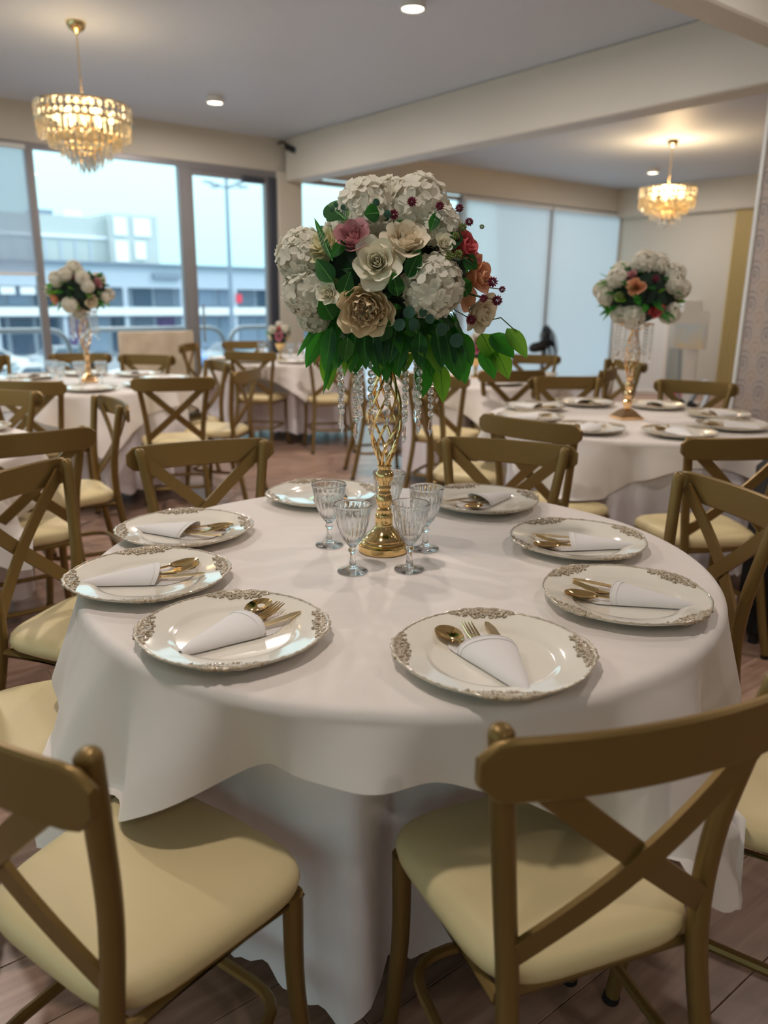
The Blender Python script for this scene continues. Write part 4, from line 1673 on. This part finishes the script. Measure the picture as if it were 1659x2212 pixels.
def leaf_mesh(name, m, width=.5, fold=.18, droop=.22, pts=9):
    """unit length along +y, upper side +z"""
    b = MB()

    def fn(u, v):
        s = 2 * u - 1
        w = width * .5 * (sin(pi * v ** .78) ** .85 if 0 < v < 1 else 0.0)
        w = max(w, .012 if v < .05 else 0.002)
        return (s * w, v, fold * abs(s) * w * 1.6 - droop * v * v + .015 * sin(9 * v) * s * s)
    b.grid(fn, 7, pts)
    rib = [(0, v / 8, -droop * (v / 8) ** 2 + .012) for v in range(9)]
    n0 = len(b.f)
    b.tube(rib, [.016 - .0014 * v for v in range(9)], 4)
    me = b.mesh(name, m, True)
    me.materials.append(M['rib'])
    for i, pl in enumerate(me.polygons):
        if i >= n0:
            pl.material_index = 1
    return me


def berry_mesh(name, m):
    rn = random.Random(9)
    b = MB()
    n = 44
    for i in range(n):
        z = 1 - 2 * (i + .5) / n
        r_ = sqrt(1 - z * z)
        a = i * 2.4
        d = Vector((r_ * cos(a), r_ * sin(a), z))
        c = d * .62
        X = d.cross(Vector((.2, .5, .7))).normalized() * .17
        Y = d.cross(X).normalized() * .17
        tip = d * (.92 + .14 * rn.random())
        b.add([c + X, c + Y, c - X, c - Y, tip, d * .3], [(0, 1, 4), (1, 2, 4), (2, 3, 4), (3, 0, 4), (1, 0, 5), (2, 1, 5), (3, 2, 5), (0, 3, 5)])
    return b.mesh(name, m, False)


def disc_mesh(name, m):
    b = MB()
    vs = [(0, .5, 0)]
    for k in range(14):
        a = 2 * pi * k / 14
        vs.append((.46 * cos(a), .5 + .5 * sin(a), .08 * cos(2 * a)))
    b.add(vs, [(0, 1 + k, 1 + (k + 1) % 14) for k in range(14)])
    return b.mesh(name, m, True)


FM = {}
for k, op, sd in (('rose_w', 1.0, 1), ('rose_c', .95, 2), ('rose_p', .62, 3), ('rose_r', .8, 4), ('rose_o', .85, 5), ('rose_s', .9, 6), ('rose_y', .9, 7), ('pink_rose', .8, 8)):
    FM[k] = rose_mesh(k, k, op, 24, sd)
FM['peony'] = peony_mesh('peony', 'peony')
FM['hyd'] = hydrangea_mesh('hydrangea', 'hyd')
FM['leaf'] = leaf_mesh('leaf', 'leaf', .58)
FM['leaf_light'] = leaf_mesh('leaf', 'leaf_light', .58)
FM['blade'] = leaf_mesh('blade_leaf', 'leaf', .17, .1, .1)
FM['euc'] = disc_mesh('eucalyptus_leaf', 'eucalyptus')
FM['berry'] = berry_mesh('berry_bloom', 'berry')
FM['bud'] = berry_mesh('bud', 'bud')
FN = {'hyd': 'hydrangea', 'peony': 'peony', 'leaf': 'leaf', 'leaf_light': 'leaf', 'blade': 'blade_leaf', 'euc': 'eucalyptus_leaf', 'berry': 'berry_bloom', 'bud': 'green_bud'}


def orient(o, pos, z_dir, size, spin=0.0, y_dir=None):
    Z = Vector(z_dir).normalized()
    if y_dir is not None:
        Y = Vector(y_dir).normalized()
        X = Y.cross(Z)
        if X.length < 1e-3:
            X = Y.cross(Vector((1, 0, 0)))
        X.normalize()
        Z = X.cross(Y)
    else:
        X = Vector((0, 0, 1)).cross(Z)
        if X.length < 1e-3:
            X = Vector((1, 0, 0))
        X.normalize()
        X = X * cos(spin) + Z.cross(X) * sin(spin)
        Y = Z.cross(X)
    if not isinstance(size, (tuple, list)):
        size = (size, size, size)
    m = Matrix((X * size[0], Y * size[1], Z * size[2])).transposed().to_4x4()
    m.translation = Vector(pos)
    o.matrix_basis = m


def flower(parent, kind, pos, r_, nrm, spin=None):
    o = link(FN.get(kind, 'rose'), FM[kind], parent)
    orient(o, pos, nrm, r_, random.uniform(0, 6) if spin is None else spin)
    return o


def leaf(parent, kind, base, tip, width, nrm):
    base, tip = Vector(base), Vector(tip)
    L_ = (tip - base).length
    o = link(FN[kind], FM[kind], parent)
    w0 = .58 if kind != 'blade' else .17
    orient(o, base, nrm, (width / w0, L_, L_ * .6), 0, tip - base)
    return o


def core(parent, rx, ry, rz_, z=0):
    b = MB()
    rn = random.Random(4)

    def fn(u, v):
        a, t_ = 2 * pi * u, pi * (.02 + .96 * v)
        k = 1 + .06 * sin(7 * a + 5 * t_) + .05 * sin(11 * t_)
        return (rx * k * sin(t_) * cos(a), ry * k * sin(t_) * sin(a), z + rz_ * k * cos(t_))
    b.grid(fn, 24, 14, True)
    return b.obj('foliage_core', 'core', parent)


# ---- the main bouquet (positions relative to its centre)
BC = (0.012, 1.82, 1.40)
bq = thing('flower_bouquet', 'large domed bouquet of white, cream and pink flowers on the nearest table', 'bouquet', BC)
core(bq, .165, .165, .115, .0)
MB().lathe([(.02, -.19), (.05, -.17), (.09, -.13), (.12, -.08)], 20).obj('holder', 'core', bq)
FL = [('hyd', (-0.188, -0.075, 0.030), 0.056, (-0.84, -0.51, 0.19)), ('hyd', (-0.178, -0.090, -0.040), 0.054, (-0.78, -0.57, -0.27)),
      ('hyd', (-0.171, -0.075, -0.090), 0.036, (-0.70, -0.44, -0.57)), ('hyd', (-0.050, -0.100, 0.122), 0.063, (-0.17, -0.58, 0.80)),
      ('hyd', (0.047, -0.095, 0.126), 0.066, (0.18, -0.55, 0.82)), ('hyd', (0.000, -0.04, 0.135), 0.058, (0.0, -0.36, 0.93)),
      ('hyd', (0.096, -0.125, 0.089), 0.042, (0.35, -0.73, 0.58)), ('hyd', (0.083, -0.172, -0.027), 0.060, (0.35, -0.92, -0.20)),
      ('peony', (-0.056, -0.185, -0.075), 0.064, (-0.10, -0.93, -0.25)), ('rose_w', (-0.032, -0.212, 0.018), 0.062, (-0.06, -0.98, 0.16)),
      ('rose_c', (0.028, -0.195, 0.064), 0.058, (0.15, -0.72, 0.68)), ('rose_p', (-0.082, -0.188, 0.066), 0.054, (-0.20, -0.75, 0.62)),
      ('rose_r', (0.148, -0.146, 0.052), 0.052, (0.70, -0.56, 0.44)), ('rose_o', (0.184, -0.125, -0.006), 0.054, (0.85, -0.50, 0.10)),
      ('rose_c', (0.196, -0.090, -0.082), 0.056, (0.72, -0.60, -0.30)), ('rose_s', (-0.133, -0.178, -0.044), 0.031, (-0.40, -0.88, 0.1)),
      ('rose_y', (-0.146, -0.130, 0.056), 0.050, (-0.65, -0.55, 0.52)), ('rose_s', (0.103, -0.186, 0.055), 0.028, (0.40, -0.84, 0.36)),
      # the side away from the camera
      ('hyd', (-.10, .12, .09), .060, (-.45, .6, .6)), ('hyd', (.09, .13, .08), .062, (.4, .65, .6)), ('rose_w', (0, .19, .03), .046, (0, 1, .2)), ('hyd', (.12, .09, .04), .052, (.85, .4, .3)),
      ('hyd', (-.18, .05, .03), .056, (-.9, .3, .2)), ('peony', (.06, .17, -.06), .055, (.3, .9, -.2)), ('rose_p', (-.10, .16, -.04), .042, (-.5, .85, -.1)), ('hyd', (-.02, .06, .145), .058, (0, .3, .95)),
      ('rose_o', (.18, .10, -.05), .040, (.85, .5, -.1))]
for (k, p_, r_, nn) in FL:
    flower(bq, k, p_, r_, nn)
BE = [((-0.000, -0.200, 0.106), 0.0112), ((0.036, -0.172, 0.133), 0.0112), ((0.092, -0.165, 0.126), 0.0100), ((0.134, -0.123, 0.127), 0.0100), ((0.154, -0.135, 0.100), 0.0100),
      ((0.206, -0.145, -0.017), 0.0125), ((0.236, -0.080, -0.031), 0.0085), ((0.188, -0.155, -0.050), 0.0105), ((0.222, -0.110, -0.054), 0.0130), ((0.165, -0.150, -0.093), 0.0125),
      ((.05, .18, .10), .011), ((-.06, .2, .03), .011), ((.15, .15, .0), .011)]
for (p_, r_) in BE:
    o = flower(bq, 'berry', p_, r_, p_)
    MB().tube([Vector(p_) * .98, Vector(p_) * .72], .0012, 5).obj('berry_stem', 'stem', bq)
for (p_, r_) in (((.112, -.190, .030), .011), ((.130, -.182, .034), .011), ((.140, -.150, .088), .010), ((.125, -.170, .070), .009), ((.182, -.12, .092), .006), ((-.118, -.17, -.02), .008)):
    flower(bq, 'bud', p_, r_, p_)
LV = [((-0.146, -0.100, -0.117), (-0.187, -0.034, -0.193), 0.034), ((-0.140, -0.023, -0.166), (-0.142, -0.042, -0.246), 0.034), ((-0.095, -0.154, -0.105), (-0.120, -0.024, -0.192), 0.035), ((-0.123, -0.063, -0.148), (-0.150, -0.046, -0.253), 0.014), ((-0.071, -0.109, -0.150), (-0.079, -0.025, -0.207), 0.030), ((-0.006, -0.129, -0.148), (0.017, -0.024, -0.212), 0.033), ((0.033, -0.141, -0.137), (0.028, -0.021, -0.202), 0.035), ((0.066, -0.150, -0.122), (0.073, -0.022, -0.196), 0.037), ((0.097, -0.128, -0.127), (0.087, -0.027, -0.210), 0.035), ((0.077, -0.024, -0.192), (0.073, -0.041, -0.259), 0.036), ((0.110, -0.027, -0.193), (0.119, -0.050, -0.270), 0.034), ((0.146, -0.022, -0.152), (0.168, -0.042, -0.228), 0.040), ((0.156, -0.070, -0.124), (0.178, -0.033, -0.187), 0.030), ((0.202, -0.027, -0.126), (0.231, -0.042, -0.180), 0.042), ((0.222, -0.032, -0.127), (0.269, -0.049, -0.168), 0.041), ((0.233, -0.040, -0.160), (0.261, -0.058, -0.214), 0.039), ((0.257, -0.038, -0.114), (0.298, -0.057, -0.168), 0.035), ((0.203, -0.034, -0.161), (0.230, -0.051, -0.215), 0.035), ((0.115, -0.085, -0.144), (0.152, -0.037, -0.219), 0.034), ((-0.045, -0.121, -0.149), (-0.027, -0.024, -0.212), 0.034), ((-0.016, -0.143, -0.137), (-0.010, -0.026, -0.222), 0.033), ((-0.148, -0.128, -0.092), (-0.203, -0.032, -0.170), 0.014), ((-0.095, -0.160, 0.098), (-0.151, -0.045, 0.151), 0.044), ((-0.121, -0.183, 0.018), (-0.165, -0.112, 0.110), 0.013), ((0.141, -0.168, 0.030), (0.175, -0.160, 0.009), 0.028), ((0.073, -0.184, 0.077), (0.092, -0.156, 0.123), 0.018), ((0.011, -0.207, -0.048), (0.001, -0.227, -0.004), 0.028), ((0.029, -0.213, -0.012), (0.053, -0.216, 0.043), 0.027), ((-0.120, -0.183, -0.022), (-0.156, -0.174, 0.024), 0.032), ((-0.101, -0.185, -0.049), (-0.086, -0.213, -0.005), 0.032), ((-0.123, -0.145, -0.096), (-0.147, -0.172, -0.053), 0.035), ((-0.028, -0.170, 0.111), (-0.058, -0.181, 0.109), 0.031), ((-0.096, -0.185, 0.057), (-0.125, -0.194, 0.024), 0.020), ((0.052, -0.155, -0.122), (0.032, -0.200, -0.090), 0.033), ((0.130, -0.133, -0.103), (0.168, -0.023, -0.146), 0.033), ((-0.007, -0.185, -0.094), (-0.027, -0.156, -0.142), 0.034), ((0.155, -0.152, -0.046), (0.139, -0.187, -0.011), 0.029), ((0.131, -0.152, 0.080), (0.117, -0.193, 0.045), 0.024)]
for i, (p_, q_, w) in enumerate(LV):
    p_, q_ = Vector(p_), Vector(q_)
    if i < 22:
        y = .5 * (p_.y + q_.y)
        p_.y, q_.y = y + .01, y - .03
    k = 'blade' if w < .016 else ('leaf_light' if i in (6, 10, 13, 15, 16, 1) else 'leaf')
    nn = Vector((p_.x * .8, -1, .25 if q_.z > -.1 else .55))
    if i < 22:
        d_ = q_ - p_
        q_ = q_ + d_.normalized() * .004
    leaf(bq, k, p_, q_, w * 1.22, nn)
for (x, z, tx, tz) in ((.20, -.100, .275, -.120), (.0, -.13, .06, -.17), (.1, -.14, .13, -.18)):
    MB().tube([(x, -.06, z), ((x + tx) / 2, -.07, max(z, tz) + .01), (tx, -.06, tz)], .0014, 5).obj('twig', 'stem', bq)
# skirt and filling leaves all round
rn = random.Random(21)
for k in range(52):
    a = 2 * pi * k / 52 * 1.0 + rn.uniform(-.05, .05)
    front = sin(a) < -.2
    r0, r1 = .09 + .06 * rn.random(), .15 + .08 * rn.random()
    z0, z1 = -.075 - .05 * rn.random(), -.145 - .06 * rn.random()
    leaf(bq, 'leaf_light' if rn.random() < .22 else 'leaf', (r0 * cos(a), r0 * sin(a) * .85, z0), (r1 * cos(a + .1), r1 * sin(a + .1) * .85, z1), .032 + .01 * rn.random(), (cos(a), sin(a), .7))
for k in range(16):
    x = -.14 + .28 * k / 15
    leaf(bq, 'leaf_light' if k % 5 == 2 else 'leaf', (x * .9, -.115 - .03 * rn.random(), -.105 - .03 * rn.random()), (x * 1.1 + rn.uniform(-.02, .02), -.15, -.185 - .025 * rn.random()), .036, (x, -1, .5))
for k in range(60):
    z = -.10 + .22 * rn.random()
    a = rn.uniform(0, 2 * pi)
    rr = sqrt(max(.05, 1 - (z / .17) ** 2))
    p_ = Vector((.165 * rr * cos(a), .150 * rr * sin(a), z))
    t_ = Vector((-sin(a), cos(a), rn.uniform(-.6, .8))).normalized() * .055 * rn.choice((-1, 1))
    leaf(bq, 'leaf', p_, p_ * 1.10 + t_, .032, p_)
EU = [((0.027, -0.211, -0.077), 0.0131), ((0.048, -0.193, -0.102), 0.0132), ((0.064, -0.203, -0.079), 0.0094), ((0.008, -0.198, -0.102), 0.0132), ((0.078, -0.200, -0.091), 0.0104), ((0.105, -0.175, -0.112), 0.0144), ((0.129, -0.143, -0.134), 0.0158), ((0.140, -0.123, -0.160), 0.0126), ((0.130, -0.123, -0.172), 0.0094), ((-0.010, -0.205, 0.106), 0.0082), ((-0.030, -0.181, 0.131), 0.0074), ((-0.114, -0.141, 0.129), 0.0056), ((-0.124, -0.146, 0.119), 0.0056), ((-0.104, -0.154, 0.123), 0.0056)]
for (p_, r_) in EU:
    o = link('eucalyptus_leaf', FM['euc'], bq)
    orient(o, Vector(p_) - Vector((0, 0, r_)), (rn.uniform(-.4, .4), -1, .3), 2 * r_, 0, (rn.uniform(-.8, .8), -.2, 1))


def bouquet(label, x, y, z, rx, rz_, items, seed, name='flower_bouquet', nleaf=60):
    t_ = thing(name, label, 'bouquet', (x, y, z))
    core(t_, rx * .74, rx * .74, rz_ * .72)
    rn = random.Random(seed)
    for (k, ax, az, s) in items:       # direction by azimuth (0 = towards the camera) and elevation
        a, e_ = radians(ax), radians(az * (1.5 if az < 0 else 1))
        d = Vector((sin(a) * cos(e_), -cos(a) * cos(e_), sin(e_)))
        flower(t_, k, (d.x * rx * .82, d.y * rx * .82, d.z * rz_ * .82), s * (.86 if k == 'hyd' else 1.2 if 'rose' in k else 1), d, rn.uniform(0, 6))
    for k in range(nleaf):
        a = rn.uniform(0, 2 * pi)
        e_ = rn.uniform(-.7, .9)
        d = Vector((cos(a) * cos(e_), sin(a) * cos(e_), sin(e_)))
        p_ = Vector((d.x * rx * .72, d.y * rx * .72, d.z * rz_ * .72))
        leaf(t_, 'leaf_light' if rn.random() < .25 else 'leaf', p_, p_ * 1.36 + Vector((rn.uniform(-.03, .03), rn.uniform(-.03, .03), rn.uniform(-.03, .02))), .030 + .01 * rn.random(), (d.x, d.y, d.z + .6))
    return t_


bouquet('domed bouquet with peach and deep pink roses on the right-hand table', 1.275, 4.066, 1.385, .225, .19,
        [('hyd', -20, 62, .062), ('hyd', 25, 60, .064), ('hyd', 0, 80, .060), ('hyd', 55, 35, .064), ('hyd', 75, 8, .058), ('hyd', 62, -25, .060), ('hyd', -62, 25, .056), ('hyd', -80, -5, .048),
         ('hyd', -28, -30, .062), ('hyd', -58, -28, .050), ('rose_o', -25, 10, .046), ('rose_r', 15, -22, .044), ('hyd', 40, 15, .050), ('rose_y', 80, -20, .04), ('rose_p', -35, 32, .028),
         ('hyd', 150, 40, .06), ('hyd', -150, 40, .06), ('hyd', 110, 10, .058), ('hyd', -115, 5, .058), ('rose_w', 180, 5, .045), ('hyd', 160, -15, .058), ('hyd', -150, -15, .055), ('berry', 5, 25, .02), ('bud', -50, -5, .03), ('rose_o', 88, -5, .036), ('berry', 62, 50, .018)], 31)
bouquet('domed bouquet with peach and white flowers against the left window', -2.09, 5.50, 1.365, .225, .18,
        [('hyd', 0, 70, .064), ('hyd', -35, 30, .060), ('hyd', -15, 42, .055), ('hyd', 30, 35, .052), ('hyd', -5, -25, .060), ('hyd', 8, -48, .05), ('rose_o', -52, -14, .052), ('rose_c', 48, -20, .048), ('rose_p', 66, 22, .042),
         ('hyd', -85, 2, .050), ('hyd', 82, -12, .042), ('berry', 14, 35, .02), ('bud', -10, 52, .03), ('hyd', 38, 12, .048), ('hyd', 150, 30, .06), ('hyd', -150, 30, .06), ('rose_w', 180, 0, .045), ('hyd', 115, -5, .05), ('hyd', -120, 0, .05)], 32)
# low arrangements in gold goblets
for (x, y, lb, sd, vis) in ((-1.04, 7.80, 'low bouquet with a pink rose in a gold goblet on the farthest table', 41, 1), (.70, 6.16, 'low bouquet in a gold goblet on the table behind the main bouquet', 42, 0)):
    g = thing('goblet_vase', 'gold goblet vase under the ' + ('pink rose bouquet on the farthest table' if vis else 'low bouquet behind the main bouquet'), 'vase', (x, y, ZT))
    MB().lathe([(.045, 0), (.046, .006), (.02, .016), (.011, .03), (.010, .06), (.018, .068), (.012, .078), (.03, .10), (.045, .135), (.047, .15)], 24).obj('goblet', 'gold', g)
    bouquet(lb, x, y, .985, .135, .115,
            [('pink_rose', 2, -5, .046), ('hyd', -40, 30, .045), ('hyd', 40, 35, .045), ('rose_w', -60, -10, .035), ('rose_r', 10, 38, .03), ('hyd', 0, 75, .04), ('rose_c', 55, -12, .034), ('berry', 70, 20, .016),
             ('hyd', 150, 20, .045), ('hyd', -140, 20, .045), ('rose_p', 180, 0, .04)], sd, nleaf=30)

# ================================================================== THINGS ALONG THE WALLS
# beige covered panel before the left window
u0, u1 = 2.78, 3.58
bp = thing('fabric_panel', 'beige fabric covered panel standing before the left window', 'panel', (*RM((u0 + u1) / 2, 7.98), 0), ROT)
MB().box(-(u1 - u0) / 2, (u1 - u0) / 2, -.03, .03, .06, .985, .012).obj('board', 'beige_fabric', bp)
for s in (-1, 1):
    MB().box(s * .33 - .03, s * .33 + .03, -.12, .12, 0, .06, .006).obj('foot', 'wood_dark', bp)

# pedestal fan
fx, fy = 1.78, 9.0
fn_ = thing('pedestal_fan', 'black pedestal fan turned sideways in front of the white blinds', 'fan', (fx, fy, 0), radians(97))
MB().lathe([(.20, 0), (.21, .01), (.19, .025), (.04, .05), (.02, .06)], 28).obj('base', 'black_plastic', fn_)
MB().tube([(0, 0, .05), (0, 0, .76)], .016, 10).obj('pole', 'black_plastic', fn_)
MB().tube([(0, .16, .80), (0, .12, .815), (0, -.02, .845)], [.03, .055, .06], 14).obj('motor', 'black_plastic', fn_)
hd = Matrix.Translation((0, -.06, .86)) @ Matrix.Rotation(radians(78), 4, 'X')
b = MB()
for k in range(30):
    a = 2 * pi * k / 30
    b.tube([hd @ Vector((.04 * cos(a), .04 * sin(a), .055)), hd @ Vector((.15 * cos(a), .15 * sin(a), .05)), hd @ Vector((.215 * cos(a), .215 * sin(a), 0)), hd @ Vector((.15 * cos(a), .15 * sin(a), -.05)), hd @ Vector((.05 * cos(a), .05 * sin(a), -.055))], .0022, 4)
for rr, z in ((.215, 0), (.15, .05), (.15, -.05)):
    b.tube([hd @ Vector((rr * cos(2 * pi * k / 32), rr * sin(2 * pi * k / 32), z)) for k in range(32)], .004 if z else .008, 5, closed=True)
b.obj('grille', 'black_plastic', fn_)
for k in range(4):
    a0 = k * pi / 2
    MB().grid(lambda u, v: tuple(hd @ Vector(((.03 + .165 * v) * cos(a0 + (u - .5) * 1.0 * (1 - .3 * v)), (.03 + .165 * v) * sin(a0 + (u - .5) * 1.0 * (1 - .3 * v)), (u - .5) * .05))), 6, 6).obj('blade', 'black_plastic', fn_)
MB().tube([hd @ Vector((0, 0, -.04)), hd @ Vector((0, 0, .06))], .035, 14).obj('hub', 'black_plastic', fn_)

# white framed floor mirror leaning near the far right wall
mi = thing('floor_mirror', 'large white framed floor mirror leaning near the far right wall', 'mirror', (*RM(10.2, 7.0), 0), radians(-12))
mt = Matrix.Rotation(radians(-7), 4, 'X')
for (x0, x1, z0, z1) in ((-.40, -.34, 0, 1.55), (.34, .40, 0, 1.55), (-.34, .34, 0, .06), (-.34, .34, 1.49, 1.55)):
    b = MB().box(x0, x1, -.025, .025, z0, z1, .008)
    b.v = [tuple(mt @ Vector(q)) for q in b.v]
    b.obj('frame_bar', 'white_trim', mi)
b = MB().box(-.34, .34, -.004, .006, .06, 1.49)
b.v = [tuple(mt @ Vector(q)) for q in b.v]
b.obj('white_mirror_face', 'white_bldg', mi, False)
MB().tube([(0, .20, 1.2), (0, .50, .0)], .012, 8).obj('prop_leg', 'white_trim', mi)

# poster on a white stand
ps = thing('poster_stand', 'white display stand with a pale poster by the right wall', 'sign', (*RM(9.75, 5.95), 0), radians(-35))
MB().box(-.22, .22, -.015, .015, .72, 1.22, .004).obj('board', 'white_trim', ps)
MB().box(-.20, .20, -.019, -.015, .74, 1.06, 0).obj('poster', 'poster', ps, False)
MB().box(-.11, .11, -.012, .012, 1.22, 1.36, .004).obj('header', 'white_trim', ps)
MB().tube([(-.10, 0.01, .72), (-.06, 0.02, .02)], .018, 8).obj('leg', 'steel', ps)
MB().box(-.02, .12, .02, .06, 0.02, .72, .004).obj('back_board', 'white_trim', ps)
MB().box(-.22, .22, -.12, .16, 0, .02, .004).obj('foot', 'white_trim', ps)

# black things by the column
bb = thing('black_bag', 'black and silver bag heaped on the floor beside the wallpapered column', 'bag', (*RM(5.0, 3.05), 0), ROT + .3)
b = MB()
b.grid(lambda u, v: (.20 * cos(2 * pi * u) * (sin(pi * (.04 + .92 * v)) ** .6) * (1 + .1 * sin(5 * 2 * pi * u)), .16 * sin(2 * pi * u) * (sin(pi * (.04 + .92 * v)) ** .6), .66 * (.5 - .5 * cos(pi * v)) + .02 * sin(3 * 2 * pi * u)), 24, 12, True)
b.v = [(x, y, max(z, 0.0)) for (x, y, z) in b.v]
b.obj('body', 'black_cloth', bb)
MB().tube(spline([(-.14, -.12, .50), (-.02, -.17, .74), (.10, -.1, .80), (.14, .0, .60)], 5), .018, 8).obj('strap', 'silver_cloth', bb)
bx = thing('black_case', 'tall black cloth covered case behind the right chair of the nearest table', 'case', (1.70, 3.02, 0), -.3)
MB().box(-.19, .19, -.16, .16, .03, .72, .03).obj('body', 'black_cloth', bx)
for (sx, sy) in ((-1, -1), (1, -1), (-1, 1), (1, 1)):
    MB().tube([(sx * .15, sy * .12, 0), (sx * .15, sy * .12, .04)], .02, 10).obj('foot', 'rubber', bx)
MB().tube(spline([(-.06, 0, .715), (-.05, 0, .75), (.05, 0, .75), (.06, 0, .715)], 4), .010, 8).obj('handle', 'rubber', bx)
pk = thing('pink_bundle', 'small pink bundle on the floor in front of the mirror', 'bundle', (4.25, 11.25, 0))
b = MB()
b.grid(lambda u, v: (.11 * cos(2 * pi * u) * sin(pi * (.03 + .94 * v)) ** .7 * (1 + .12 * sin(6 * pi * u)), .09 * sin(2 * pi * u) * sin(pi * (.03 + .94 * v)) ** .7, .07 - .07 * cos(pi * v)), 18, 9, True)
b.obj('cloth', 'pink', pk)

bpy.context.view_layer.update()
